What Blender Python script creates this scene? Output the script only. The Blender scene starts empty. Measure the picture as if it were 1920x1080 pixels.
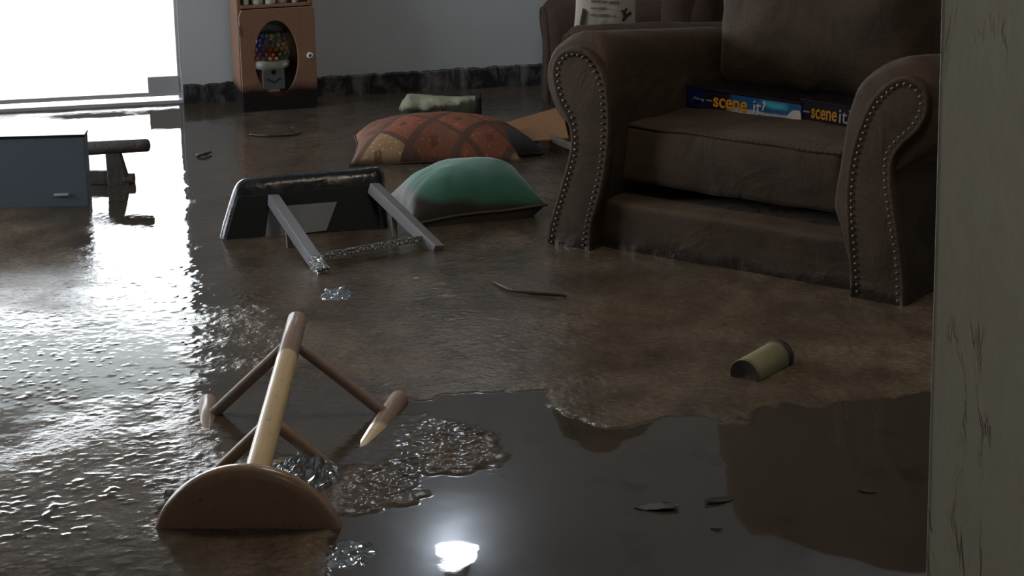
import bpy, bmesh, math, random
import numpy as np
from mathutils import Vector, Matrix, noise
S = bpy.context.scene
COL = S.collection
R = math.radians
random.seed(7)

# ------------------------------------------------------------------ camera
FPX = 4000.0                      # focal length in pixels of the 1920 px wide frame
CAMZ = 1.37                       # above the flood water, whose surface is z = 0
PITCH, ROLL = math.atan(1115/4000.0), R(0.96)
FL = -0.25                        # drowned floor
CE = 2.20
Fv = Vector((0, math.cos(PITCH), -math.sin(PITCH)))
R0 = Vector((1, 0, 0)); U0 = Vector((0, math.sin(PITCH), math.cos(PITCH)))
Rv = R0*math.cos(ROLL) - U0*math.sin(ROLL)
Uv = U0*math.cos(ROLL) + R0*math.sin(ROLL)
cd = bpy.data.cameras.new('camera'); cam = bpy.data.objects.new('camera', cd); COL.objects.link(cam)
cd.sensor_width = 36; cd.lens = FPX/1920*36; cd.clip_start = 0.05; cd.clip_end = 100
cam.matrix_world = Matrix(((Rv.x, Uv.x, -Fv.x, 0), (Rv.y, Uv.y, -Fv.y, 0), (Rv.z, Uv.z, -Fv.z, CAMZ), (0, 0, 0, 1)))
S.camera = cam
CP = Vector((0, 0, CAMZ))
def ray(px, py): return Fv*FPX + Rv*(px-960) - Uv*(py-540)
def P(px, py, z=0.0):             # where the sight line through a pixel meets height z
    d = ray(px, py); return CP + d*((z-CAMZ)/d.z)
def PD(px, py, y):                # where it meets depth y
    d = ray(px, py); return CP + d*(y/d.y)

# ------------------------------------------------------------------ world, lights, exposure
w = bpy.data.worlds.new('world'); S.world = w; w.use_nodes = True
wn = w.node_tree.nodes; bg = wn['Background']
bg.inputs[0].default_value = (0.90, 0.95, 1.0, 1); bg.inputs[1].default_value = 10.0
def area(name, loc, rot, sx, sy, power, col, portal=False):
    l = bpy.data.lights.new(name, 'AREA'); l.shape = 'RECTANGLE'; l.size = sx; l.size_y = sy; l.energy = power; l.color = col
    o = bpy.data.objects.new(name, l); COL.objects.link(o); o.location = loc; o.rotation_euler = rot
    if portal: l.cycles.is_portal = True
    return o
# doorway portal (daylight through the glass door in the back wall)
area('door_daylight', (-2.1, 7.42, 0.85), (R(-90), 0, 0), 2.3, 2.2, 1, (1, 1, 1), portal=True)
area('window_daylight', (-3.62, 5.6, 1.15), (0, R(-90), 0), 1.1, 1.7, 1, (1, 1, 1), portal=True)
# warm ceiling lamp of the room part the camera stands in
area('ceiling_lamp_light', (0.1, 4.1, 2.14), (0, 0, 0), 0.5, 0.5, 8.0, (1.0, 0.85, 0.66))
area('near_fill_light', (0.75, 0.45, 2.14), (0, 0, 0), 0.5, 0.5, 9.0, (1.0, 0.92, 0.80))  # added fill light, placed to brighten the near wall end
S.view_settings.view_transform = 'Standard'; S.view_settings.look = 'None'
S.view_settings.exposure = 0.12; S.view_settings.gamma = 1.0; S.view_settings.use_curve_mapping = False
S.cycles.max_bounces = 8; S.cycles.diffuse_bounces = 5; S.cycles.glossy_bounces = 4
S.cycles.transparent_max_bounces = 12; S.cycles.sample_clamp_indirect = 6.0
S.cycles.use_denoising = True; S.cycles.caustics_reflective = True; S.cycles.caustics_refractive = False

# ------------------------------------------------------------------ materials
class NT:
    def __init__(s, name):
        s.m = bpy.data.materials.new(name); s.m.use_nodes = True
        s.t = s.m.node_tree; s.n = s.t.nodes; s.b = s.n['Principled BSDF']; s.out = s.n['Material Output']
    def link(s, a, b): s.t.links.new(a, b)
    def val(s, sock, v):
        if isinstance(v, bpy.types.NodeSocket): s.link(v, sock)
        elif v is not None:
            if isinstance(v, tuple) and len(v) == 3 and sock.type == 'RGBA': v = v + (1,)
            sock.default_value = v
    def node(s, typ, ins=None, **kw):
        n = s.n.new(typ)
        for k, v in kw.items(): setattr(n, k, v)
        for k, v in (ins or {}).items(): s.val(n.inputs[k], v)
        return n
    def math(s, op, a, b=None, clamp=False):
        n = s.node('ShaderNodeMath', operation=op, use_clamp=clamp); s.val(n.inputs[0], a)
        if b is not None: s.val(n.inputs[1], b)
        return n.outputs[0]
    def noise(s, scale, detail=4, vec=None, rough=0.55, dist=0.0):
        return s.node('ShaderNodeTexNoise', {'Scale': scale, 'Detail': detail, 'Roughness': rough, 'Distortion': dist, 'Vector': vec if vec else s.co()}).outputs[0]
    def co(s, which='Object'):
        return s.node('ShaderNodeTexCoord').outputs[which]
    def geo(s): return s.node('ShaderNodeNewGeometry').outputs['Position']
    def xyz(s, v): 
        n = s.node('ShaderNodeSeparateXYZ', {0: v}); return n.outputs
    def map(s, v, loc=(0,0,0), rot=(0,0,0), sc=(1,1,1)):
        return s.node('ShaderNodeMapping', {'Vector': v, 'Location': loc, 'Rotation': rot, 'Scale': sc}).outputs[0]
    def ramp(s, f, stops):
        n = s.node('ShaderNodeValToRGB', {0: f}); r = n.color_ramp
        while len(r.elements) < len(stops): r.elements.new(0.5)
        for e, (p, c) in zip(r.elements, stops): e.position = p; e.color = (c if isinstance(c, tuple) else (c, c, c)) + (1,)
        return n.outputs[0]
    def mix(s, f, a, b):
        n = s.node('ShaderNodeMix', data_type='RGBA'); s.val(n.inputs[0], f); s.val(n.inputs[6], a); s.val(n.inputs[7], b); return n.outputs[2]
    def bump(s, h, dist=0.002, strength=1.0, normal=None):
        n = s.node('ShaderNodeBump', {'Height': h, 'Distance': dist, 'Strength': strength})
        if normal: s.link(normal, n.inputs['Normal'])
        return n.outputs[0]
    def fin(s, col=None, rough=None, normal=None, **kw):
        s.val(s.b.inputs['Base Color'], col); s.val(s.b.inputs['Roughness'], rough)
        if normal: s.link(normal, s.b.inputs['Normal'])
        for k, v in kw.items(): s.val(s.b.inputs[k.replace('_', ' ')], v)
        return s.m
    def mudline(s, col, rough, z0=0.05, amp=0.05, mud=(0.035, 0.027, 0.022), scale=9):
        """mud and soaking dirt below a ragged line just over the water (a stain that stays on the thing)"""
        z = s.xyz(s.geo())[2]
        n = s.noise(scale, 5, vec=s.geo())
        h = s.math('ADD', s.math('SUBTRACT', z, z0), s.math('MULTIPLY', s.math('SUBTRACT', n, 0.5), amp*2))
        f = s.ramp(s.math('ADD', s.math('MULTIPLY', h, 30), 0.5, clamp=True), [(0, 1.0), (1, 0.0)])
        return s.mix(f, col, mud), s.mix(f, (rough,)*3, (0.22,)*3), f

def simple(name, col, rough=0.5, var=0.25, scale=12, bump=0.0, bscale=60, metal=0.0, **kw):
    m = NT(name); n = m.noise(scale, 5)
    c2 = tuple(c*(1-var) for c in col); c1 = tuple(min(1, c*(1+var)) for c in col)
    return m.fin(m.mix(n, c2, c1), rough, m.bump(m.noise(bscale, 3), bump) if bump else None, Metallic=metal, **kw)

def wood(name, a, b, rough=0.4, axis=(1, 1, 12), mudz=None, mud=(0.03, 0.024, 0.021), coat=0.0):
    m = NT(name); v = m.map(m.co(), sc=axis)
    g = m.noise(6, 6, vec=v, dist=0.6); g2 = m.noise(30, 3, vec=v)
    c = m.mix(m.math('ADD', m.math('MULTIPLY', g, 0.75), m.math('MULTIPLY', g2, 0.25)), a, b)
    r = rough
    if mudz is not None:
        c, r, f = m.mudline(c, rough, mudz, 0.02, mud)
    return m.fin(c, r, m.bump(g2, 0.0006), Coat_Weight=coat)

def suede(name, base=(0.036, 0.022, 0.013), light=(0.078, 0.050, 0.030), mudz=0.03):
    m = NT(name)
    n = m.noise(4.5, 6, rough=0.6, dist=0.5); n2 = m.noise(180, 2); n3 = m.noise(13, 4)
    f = m.ramp(m.math('ADD', m.math('MULTIPLY', n, 0.75), m.math('MULTIPLY', n3, 0.25)), [(0.36, 0.0), (0.66, 1.0)])
    c = m.mix(f, base, light)
    c, r, _ = m.mudline(c, 0.85, mudz, 0.035, (0.030, 0.022, 0.018), 7)
    nb = m.bump(n2, 0.0006); nb = m.bump(m.noise(7, 4, dist=0.7), 0.012, normal=nb)
    return m.fin(c, r, nb, Sheen_Weight=0.07, Sheen_Roughness=0.4, Sheen_Tint=(0.8, 0.6, 0.45))

M_SUEDE = suede('brown suede')
M_SUEDE2 = suede('reddish brown suede', (0.036, 0.018, 0.011), (0.062, 0.033, 0.021), -0.02)
M_NAIL = simple('antique brass', (0.17, 0.14, 0.105), 0.45, metal=0.8)
M_DARK = simple('black void fabric', (0.012, 0.010, 0.009), 0.9)

# back wall: grey blue paint, flood dirt just above the water
def wall_mat(name, col, grime=True):
    m = NT(name); n = m.noise(2.2, 4, vec=m.geo()); c = m.mix(n, tuple(x*0.92 for x in col), tuple(x*1.06 for x in col))
    c2, r, f = m.mudline(c, 0.75, -0.01, 0.02, (0.05, 0.045, 0.04), 26) if grime else (c, 0.75, None)
    return m.fin(c2, r, m.bump(m.noise(70, 3, vec=m.geo()), 0.0008))
M_WALL = wall_mat('grey blue wall paint', (0.64, 0.69, 0.72))
M_WALL2 = wall_mat('grey wall paint', (0.50, 0.50, 0.49), False)
M_CEIL = simple('ceiling paint', (0.55, 0.54, 0.53), 0.85, 0.05)
M_FLOOR = simple('drowned tiles', (0.10, 0.075, 0.055), 0.6)

def base_mat():
    m = NT('black baseboard under dried mud'); g = m.geo()
    n = m.noise(16, 7, vec=m.map(g, sc=(1, 1, 0.55)), rough=0.75, dist=1.1); n2 = m.noise(5, 3, vec=g)
    f = m.ramp(m.math('MULTIPLY', n, m.math('ADD', n2, 0.5)), [(0.46, 0.0), (0.56, 0.4), (0.66, 1.0)])
    return m.fin(m.mix(f, (0.012, 0.012, 0.013), (0.20, 0.20, 0.19)), 0.55, m.bump(n, 0.004))
M_BASE = base_mat()

def partition_mat():
    m = NT('water streaked wall end'); g = m.geo()
    v = m.map(g, sc=(26, 26, 4.5)); n = m.noise(1.0, 5, vec=v, rough=0.6, dist=0.8)
    v2 = m.map(g, sc=(60, 60, 22)); n2 = m.noise(1.0, 4, vec=v2)
    # crazed thin lines where paint has run
    ln = m.math('ABSOLUTE', m.math('SUBTRACT', n, 0.5)); ln = m.ramp(ln, [(0.0, 1.0), (0.022, 0.0)])
    brk = m.ramp(m.noise(7, 3, vec=g), [(0.50, 0.0), (0.62, 1.0)])
    top = m.ramp(m.xyz(g)[2], [(0.98, 0.0), (1.0, 1.0)])
    f = m.math('MULTIPLY', m.math('MULTIPLY', ln, brk), 0.75)
    c = m.mix(n2, (0.27, 0.27, 0.225), (0.35, 0.35, 0.29))
    c = m.mix(m.ramp(m.noise(9, 4, vec=g), [(0.35, 0.0), (0.7, 0.6)]), c, (0.30, 0.285, 0.245))
    c = m.mix(f, c, (0.16, 0.15, 0.125))
    return m.fin(c, 0.7, m.bump(m.math('SUBTRACT', n2, m.math('MULTIPLY', f, 1.2)), 0.0012))
M_PART = partition_mat()

def glass(name, tint=(1, 1, 1), refl=0.06):
    m = NT(name); m.n.remove(m.b)
    t = m.node('ShaderNodeBsdfTransparent', {0: tint}); g = m.node('ShaderNodeBsdfGlossy', {'Color': (1, 1, 1), 'Roughness': 0.03})
    fr = m.node('ShaderNodeFresnel', {0: 1.45}); x = m.node('ShaderNodeMixShader', {0: m.math('MULTIPLY', fr.outputs[0], 1.0)})
    m.link(t.outputs[0], x.inputs[1]); m.link(g.outputs[0], x.inputs[2]); m.link(x.outputs[0], m.out.inputs[0]); return m.m
M_GLASS = glass('clear glass')
M_GLASS2 = glass('dusty cabinet glass', (0.96, 0.97, 0.98))

def water_mat():
    m = NT('muddy flood water'); g = m.geo()
    at = m.node('ShaderNodeAttribute', attribute_name='scum').outputs['Fac']
    gl = m.node('ShaderNodeAttribute', attribute_name='gloss').outputs['Fac']
    big = m.noise(1.1, 4, vec=g); mid = m.noise(9, 6, vec=m.map(g, sc=(1, 0.55, 1)), rough=0.65); fine = m.noise(75, 5, vec=g, rough=0.65)
    clear = m.mix(big, (0.051, 0.042, 0.033), (0.071, 0.057, 0.044))
    # faint patches of silt hanging in the smooth water
    sp = m.ramp(m.noise(7.5, 3, vec=m.map(g, sc=(1, 0.6, 1))), [(0.30, 0.55), (0.42, 0.0)])
    clear = m.mix(sp, clear, (0.035, 0.026, 0.020))
    s1 = m.mix(m.ramp(mid, [(0.3, 0.0), (0.68, 1.0)]), (0.075, 0.056, 0.042), (0.27, 0.21, 0.145))
    s1 = m.mix(m.ramp(fine, [(0.38, 0.0), (0.66, 1.0)]), m.mix(0.5, s1, (0.05, 0.034, 0.022)), s1)
    s1 = m.mix(m.ramp(m.noise(160, 2, vec=g), [(0.66, 0.0), (0.72, 0.5)]), s1, (0.25, 0.19, 0.13))
    s1 = m.mix(m.math('MULTIPLY', gl, 0.45), s1, (0.03, 0.025, 0.021))
    col = m.mix(at, clear, s1)
    rough = m.mix(m.math('MULTIPLY', at, m.math('SUBTRACT', 1.0, gl), clamp=True), (0.012,)*3, (0.30,)*3)
    amp = m.math('MULTIPLY', at, m.math('ADD', 0.25, m.math('MULTIPLY', mid, 0.9)))
    amp = m.math('ADD', m.math('MULTIPLY', m.math('MULTIPLY', amp, 0.8), m.math('SUBTRACT', 1.0, m.math('MULTIPLY', gl, 0.85))), 0.003)
    h = m.math('MULTIPLY', m.noise(85, 4, vec=g, rough=0.6), amp)
    nb = m.bump(h, 0.005)
    return m.fin(col, rough, nb, IOR=1.33, Specular_IOR_Level=m.math('SUBTRACT', 0.42, m.math('MULTIPLY', m.math('MULTIPLY', at, m.math('SUBTRACT', 1.0, gl)), 0.28)))
M_WATER = water_mat()

def vinyl():
    m = NT('black wet vinyl'); n = m.noise(9, 5, dist=0.8)
    return m.fin(m.mix(n, (0.008, 0.010, 0.013), (0.018, 0.021, 0.026)), m.ramp(m.noise(25, 4), [(0.3, 0.16), (0.7, 0.34)]), m.bump(n, 0.006))
M_VINYL = vinyl()
M_UNDER = simple('black dust cover cloth', (0.007, 0.010, 0.013), 0.75, 0.3, 5)
M_PATCH = simple('grey paper tag', (0.26, 0.27, 0.28), 0.7, 0.25, 18)
M_GREYMETAL = simple('grey painted leg', (0.20, 0.195, 0.205), 0.42, 0.15, 14)
def wetmetal():
    m = NT('wet grey metal with painted glints'); v = m.node('ShaderNodeTexVoronoi', {'Scale': 95, 'Vector': m.co()}, feature='DISTANCE_TO_EDGE').outputs['Distance']
    f = m.ramp(v, [(0.02, 0.0), (0.16, 1.0)])
    return m.fin(m.mix(f, (0.16, 0.17, 0.17), (0.62, 0.66, 0.66)), 0.2, m.bump(v, 0.012), Metallic=0.5)  # pale cells put the wet reflections into the metal's colour
M_WETMETAL = wetmetal()
M_STOOL = None
def stoolmat(name, a, b, mudx=None, rough=0.32):
    m = NT(name); v = m.map(m.co(), sc=(30, 3, 30)); g = m.noise(2.0, 5, vec=v); sp = m.noise(60, 3)
    c = m.mix(g, a, b)
    if mudx is not None:          # dried silt on the far end of the legs
        y = m.xyz(m.geo())[1]
        n = m.noise(24, 4, vec=m.geo())
        f = m.ramp(m.math('ADD', m.math('MULTIPLY', m.math('SUBTRACT', y, mudx), 25), n), [(0.45, 0.0), (0.75, 1.0)])
        c = m.mix(f, c, m.mix(sp, (0.22, 0.155, 0.12), (0.34, 0.25, 0.20)))
        rough = m.mix(f, (rough,)*3, (0.75,)*3)
    c2 = m.mix(m.ramp(sp, [(0.62, 0.0), (0.72, 0.6)]), c, (0.09, 0.055, 0.03))
    return m.fin(c2, rough, m.bump(g, 0.0006), Coat_Weight=0.25, Coat_Roughness=0.15)

M_ORANGE = wood('orange varnished board', (0.20, 0.085, 0.020), (0.33, 0.15, 0.040), 0.35, (2, 2, 10))
M_CAB = wood('reddish brown cabinet wood', (0.25, 0.13, 0.082), (0.36, 0.20, 0.128), 0.45, (8, 8, 1.0), 0.085, (0.022, 0.019, 0.020))
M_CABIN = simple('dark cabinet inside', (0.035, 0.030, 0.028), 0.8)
M_WHITE = simple('white glaze', (0.75, 0.75, 0.74), 0.25, 0.05)
M_STEEL = simple('bright steel', (0.6, 0.6, 0.6), 0.25, 0.1, metal=0.9)
M_BLACKP = simple('black frame paint', (0.02, 0.02, 0.022), 0.4)
M_ALU = simple('white door frame', (0.55, 0.56, 0.58), 0.4, 0.05)
M_SLAB = simple('dark slate blue laminate', (0.16, 0.21, 0.27), 0.45, 0.12, 3)
M_LABEL = simple('pale sticker', (0.75, 0.76, 0.78), 0.4, 0.05)
M_BARK = simple('soaked grey brown wood', (0.09, 0.075, 0.068), 0.6, 0.4, 30, 0.004, 60)
M_PAPER = simple('white paper', (0.62, 0.58, 0.54), 0.7, 0.08)
M_TWIG = simple('wet twig bark', (0.06, 0.042, 0.03), 0.4, 0.4, 40, 0.002, 80)
M_TUBE = simple('olive green cardboard', (0.25, 0.245, 0.13), 0.6, 0.25, 9, 0.002, 40)
M_TUBEIN = simple('wet brown cardboard', (0.045, 0.030, 0.022), 0.5, 0.3, 9)
M_PATIO = simple('pale patio concrete', (0.72, 0.72, 0.70), 0.6, 0.06, 2)
M_ROOF_PALE = simple('pale added roof', (0.60, 0.63, 0.62), 0.8, 0.06, 2)
M_ROOF_DARK = simple('dark added roof', (0.09, 0.08, 0.07), 0.8, 0.06, 2)

def plastic_mat():
    m = NT('clear crumpled plastic'); m.n.remove(m.b)
    t = m.node('ShaderNodeBsdfTransparent', {0: (0.72, 0.75, 0.76)})
    g = m.node('ShaderNodeBsdfGlossy', {'Color': (0.9, 0.95, 1), 'Roughness': 0.09}); d = m.node('ShaderNodeBsdfDiffuse', {0: (0.5, 0.52, 0.53)})
    x1 = m.node('ShaderNodeMixShader', {0: 0.18}); m.link(g.outputs[0], x1.inputs[1]); m.link(d.outputs[0], x1.inputs[2])
    x = m.node('ShaderNodeMixShader', {0: 0.30}); m.link(t.outputs[0], x.inputs[1]); m.link(x1.outputs[0], x.inputs[2]); m.link(x.outputs[0], m.out.inputs[0]); return m.m
M_PLASTIC = plastic_mat()

# ------------------------------------------------------------------ helpers
def setp(o, label=None, cat=None, group=None, kind=None):
    if label: o['label'] = label
    if cat: o['category'] = cat
    if group: o['group'] = group
    if kind: o['kind'] = kind
    return o
def empty(name, loc, rot=(0, 0, 0)):
    o = bpy.data.objects.new(name, None); COL.objects.link(o); o.location = loc; o.rotation_euler = rot; o.empty_display_size = 0.05
    return o
def link(name, me, mat, parent=None, smooth=True):
    if mat: me.materials.append(mat)
    for p in me.polygons: p.use_smooth = smooth
    o = bpy.data.objects.new(name, me); COL.objects.link(o)
    if parent: o.parent = parent
    return o
def from_bm(name, bm, mat, parent=None, smooth=False, bevel=0.0, sub=0, autos=True):
    bmesh.ops.recalc_face_normals(bm, faces=bm.faces)
    me = bpy.data.meshes.new(name); bm.to_mesh(me); bm.free()
    o = link(name, me, mat, parent, smooth)
    if bevel:
        b = o.modifiers.new('bevel', 'BEVEL'); b.width = bevel; b.segments = 3; b.limit_method = 'ANGLE'
        for p in me.polygons: p.use_smooth = True
        n = o.modifiers.new('wn', 'WEIGHTED_NORMAL'); n.keep_sharp = True
    if sub:
        s = o.modifiers.new('sub', 'SUBSURF'); s.levels = sub; s.render_levels = sub
    return o
def box(bm, x0, x1, y0, y1, z0, z1, mtx=None):
    vs = [bm.verts.new((x, y, z)) for x in (x0, x1) for y in (y0, y1) for z in (z0, z1)]
    for f in ((0,1,3,2),(4,6,7,5),(0,4,5,1),(2,3,7,6),(0,2,6,4),(1,5,7,3)): bm.faces.new([vs[i] for i in f])
    if mtx: bmesh.ops.transform(bm, matrix=mtx, verts=vs)
    return vs
def boxo(name, x0, x1, y0, y1, z0, z1, mat, parent=None, bevel=0.003):
    bm = bmesh.new(); box(bm, x0, x1, y0, y1, z0, z1); return from_bm(name, bm, mat, parent, bevel=bevel)
def tube(bm, a, b, r0, r1=None, seg=16, cap=True, round_end=0.0):
    a, b = Vector(a), Vector(b); r1 = r0 if r1 is None else r1
    d = (b-a).normalized(); u = d.orthogonal().normalized(); v = d.cross(u)
    L = (b-a).length; pts = [(0, r0*0.85), (min(0.003, L*0.05), r0)]
    pts += [(L*k/6, r0+(r1-r0)*k/6) for k in range(1, 6)]
    pts += [(L-round_end*r1-0.0001, r1)] + ([(L-round_end*r1*(1-math.sin(t)), r1*math.cos(t)) for t in (0.5, 0.9, 1.3)] if round_end else [(L, r1*0.85)])
    rings = [[bm.verts.new(a+d*t+(u*math.cos(2*math.pi*i/seg)+v*math.sin(2*math.pi*i/seg))*r) for i in range(seg)] for t, r in pts]
    for p, q in zip(rings, rings[1:]):
        for i in range(seg): bm.faces.new((p[i], p[(i+1) % seg], q[(i+1) % seg], q[i]))
    bm.faces.new(rings[0][::-1]); bm.faces.new(rings[-1])
def tubeo(name, a, b, r0, mat, parent=None, r1=None, round_end=0.0, seg=20):
    bm = bmesh.new(); tube(bm, a, b, r0, r1, seg, round_end=round_end); return from_bm(name, bm, mat, parent, smooth=True)
def beam(name, a, b, wd, th, up, mat, parent=None, bevel=0.002):
    a, b = Vector(a), Vector(b); d = (b-a); L = d.length; d.normalize(); s = d.cross(Vector(up)).normalized(); u = s.cross(d)
    bm = bmesh.new(); box(bm, -wd/2, wd/2, 0, L, -th/2, th/2)
    m = Matrix((s, d, u)).transposed().to_4x4(); m.translation = a
    bmesh.ops.transform(bm, matrix=m, verts=bm.verts); return from_bm(name, bm, mat, parent, bevel=bevel)
def lathe(name, prof, mat, parent=None, seg=48, smooth=True):
    bm = bmesh.new(); rings = []
    for r, z in prof:
        if r < 1e-6: rings.append([bm.verts.new((0, 0, z))])
        else: rings.append([bm.verts.new((r*math.cos(2*math.pi*i/seg), r*math.sin(2*math.pi*i/seg), z)) for i in range(seg)])
    for p, q in zip(rings, rings[1:]):
        for i in range(seg):
            j = (i+1) % seg
            if len(p) == 1 and len(q) == 1: continue
            if len(p) == 1: bm.faces.new((p[0], q[j], q[i]))
            elif len(q) == 1: bm.faces.new((p[i], p[j], q[0]))
            else: bm.faces.new((p[i], p[j], q[j], q[i]))
    return from_bm(name, bm, mat, parent, smooth=smooth)
def catmull(pts, n=6, closed=False):
    out = []; N = len(pts); rng = range(N if closed else N-1)
    g = (lambda i: pts[i % N]) if closed else (lambda i: pts[min(max(i, 0), N-1)])
    for i in rng:
        p0, p1, p2, p3 = g(i-1), g(i), g(i+1), g(i+2)
        for k in range(n):
            t = k/n
            out.append(tuple(0.5*((2*p1[a])+(-p0[a]+p2[a])*t+(2*p0[a]-5*p1[a]+4*p2[a]-p3[a])*t*t+(-p0[a]+3*p1[a]-3*p2[a]+p3[a])*t**3) for a in range(len(p1))))
    if not closed: out.append(tuple(pts[-1]))
    return out
def softbox(name, wd, dp, ht, r, mat, parent=None, crown=0.0, front=0.0, n=20, wob=0.004, seed=0):
    """upholstered block: rounded box centred on its own origin, crowned top, bulging front, slight wobble"""
    hx, hy, hz = wd/2, dp/2, ht/2; bm = bmesh.new(); cache = {}
    def V(p):
        k = tuple(round(c, 5) for c in p)
        if k not in cache:
            q = Vector((p[0]*hx, p[1]*hy, p[2]*hz)); c = Vector((max(-(hx-r), min(hx-r, q.x)), max(-(hy-r), min(hy-r, q.y)), max(-(hz-r), min(hz-r, q.z))))
            v = c + (q-c).normalized()*r
            v.z += crown*(1-p[0]**2)*(1-p[1]**2)*(1 if p[2] > 0 else 0.0)*abs(p[2])
            v.y -= front*(1-p[0]**4)*(1-p[2]**2)*(1 if p[1] < 0 else 0)*abs(p[1])
            v += noise.noise_vector(v*9+Vector((seed, 0, 0)))*wob + noise.noise_vector(v*26+Vector((seed, 0, 0)))*wob*0.35
            cache[k] = bm.verts.new(v)
        return cache[k]
    for ax in range(3):
        for sg in (-1, 1):
            for i in range(n):
                for j in range(n):
                    qs = []
                    for (di, dj) in ((0,0),(1,0),(1,1),(0,1)):
                        a = math.sin((-1+2*(i+di)/n)*math.pi/2); b = math.sin((-1+2*(j+dj)/n)*math.pi/2)
                        p = [0, 0, 0]; p[ax] = sg; p[(ax+1) % 3] = a; p[(ax+2) % 3] = b; qs.append(V(p))
                    bm.faces.new(qs)
    return from_bm(name, bm, mat, parent, smooth=True)
def pillow(name, L, W, T, mat, parent=None, n=36, pinch=0.10, seed=0, sag=0.0, wob=0.006):
    bm = bmesh.new(); uvl = bm.loops.layers.uv.new('UVMap'); g = {}
    for sd in (1, -1):
        for i in range(n+1):
            for j in range(n+1):
                s = -1+2*i/n; t = -1+2*j/n
                if sd == -1 and (i in (0, n) or j in (0, n)): g[(sd, i, j)] = g[(1, i, j)]; continue
                e = max(0.0, (1-abs(s)**2.4)*(1-abs(t)**2.4))**0.55
                x = s*L/2*(1-pinch*(1-t*t)*abs(s)**3); y = t*W/2*(1-pinch*(1-s*s)*abs(t)**3)
                v = Vector((x, y, sd*e*T/2)); k = Vector((x*7, y*7, seed))
                v += noise.noise_vector(k)*wob + noise.noise_vector(k*3.1)*wob*0.45*(0.3+e)
                # creases running in from the seams
                v.z += sd*(-abs(noise.noise(Vector((math.atan2(y, x)*4, seed, sd))))*0.012*(max(abs(s), abs(t))**2)*e)
                v.z -= sag*s*s
                g[(sd, i, j)] = bm.verts.new(v)
    for sd in (1, -1):
        for i in range(n):
            for j in range(n):
                q = [(i, j), (i+1, j), (i+1, j+1), (i, j+1)]
                if sd < 0: q = q[::-1]
                f = bm.faces.new([g[(sd,)+k] for k in q])
                for lp, k in zip(f.loops, q): lp[uvl].uv = (k[0]/n, k[1]/n)
    return from_bm(name, bm, mat, parent, smooth=True)
def seam(name, L, W, mat, parent, pinch, seed, r=0.0035, wob=0.006, sag=0.0, n=36):
    pts = []
    loop = [(i, 0) for i in range(n)] + [(n, j) for j in range(n)] + [(i, n) for i in range(n, 0, -1)] + [(0, j) for j in range(n, 0, -1)]
    for i, j in loop:
        s = -1+2*i/n; t = -1+2*j/n
        x = s*L/2*(1-pinch*(1-t*t)*abs(s)**3); y = t*W/2*(1-pinch*(1-s*s)*abs(t)**3); k = Vector((x*7, y*7, seed))
        v = Vector((x, y, 0)) + noise.noise_vector(k)*wob + noise.noise_vector(k*3.1)*wob*0.135; v.z -= sag*s*s
        pts.append(v)
    bm = bmesh.new(); rings = []
    N = len(pts)
    for a in range(N):
        d = (pts[(a+1) % N]-pts[a-1]).normalized(); u = d.cross(Vector((0, 0, 1))).normalized(); v = d.cross(u)
        rings.append([bm.verts.new(pts[a]+(u*math.cos(k*math.pi/3)+v*math.sin(k*math.pi/3))*r) for k in range(6)])
    for a in range(N):
        p, q = rings[a], rings[(a+1) % N]
        for k in range(6): bm.faces.new((p[k], p[(k+1) % 6], q[(k+1) % 6], q[k]))
    return from_bm(name, bm, mat, parent, smooth=True)
def text(name, body, size, mat, parent, loc, rot, sx=1.0, ext=0.0006, shear=0.0, bold=0.0):
    c = bpy.data.curves.new(name, 'FONT'); c.body = body; c.size = size; c.extrude = ext; c.shear = shear; c.offset = bold
    o = bpy.data.objects.new('tmp', c); COL.objects.link(o)
    bpy.context.view_layer.update()
    me = bpy.data.meshes.new_from_object(o.evaluated_get(bpy.context.evaluated_depsgraph_get()))
    bpy.data.objects.remove(o); me.transform(Matrix.Diagonal((sx, 1, 1, 1)))
    t = link(name, me, mat, parent, False); t.location = loc; t.rotation_euler = rot; return t
def inplane(pts2, thick, name, mat, parent=None, bevel=0.0, tf=None):
    """flat outline (x,z) extruded in y"""
    bm = bmesh.new(); a = [bm.verts.new((x, 0, z)) for x, z in pts2]; b = [bm.verts.new((x, thick, z)) for x, z in pts2]
    bm.faces.new(a); bm.faces.new(b[::-1]); n = len(a)
    for i in range(n): bm.faces.new((a[i], b[i], b[(i+1) % n], a[(i+1) % n]))
    bmesh.ops.recalc_face_normals(bm, faces=bm.faces)
    return from_bm(name, bm, mat, parent, bevel=bevel)

# ------------------------------------------------------------------ the room
WA, WB = P(345, 194), P(1000, 160)
wd_ = (WB-WA).normalized(); WANG = math.atan2(wd_.y, wd_.x)
wall = lambda x: WA.y + (x-WA.x)*wd_.y/wd_.x         # depth of the back wall's face at x
def struct(o): o['kind'] = 'structure'; return o
WL, WR, WF = -3.6, 2.3, -1.6
DR = WA.x - 0.0                                     # right jamb of the glass door
DL = -3.35; DT = 1.85
wm = Matrix.Translation((WA.x, WA.y, 0)) @ Matrix.Rotation(WANG, 4, 'Z')   # wall frame: x along, y into the wall
def wbox(name, x0, x1, y0, y1, z0, z1, mat, parent=None, bevel=0.0):
    bm = bmesh.new(); box(bm, x0, x1, y0, y1, z0, z1, wm); return from_bm(name, bm, mat, parent, bevel=bevel)
bm = bmesh.new()
box(bm, 0, 3.7, 0, 0.18, FL-0.05, CE+0.05, wm); box(bm, -2.2, 0, 0, 0.18, DT, CE+0.05, wm); box(bm, -2.9, -2.2, 0, 0.18, FL-0.05, CE+0.05, wm)
struct(from_bm('wall_back', bm, M_WALL))
bm = bmesh.new(); WY0, WY1, WZ0, WZ1 = 4.7, 6.5, 0.55, 1.75
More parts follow.
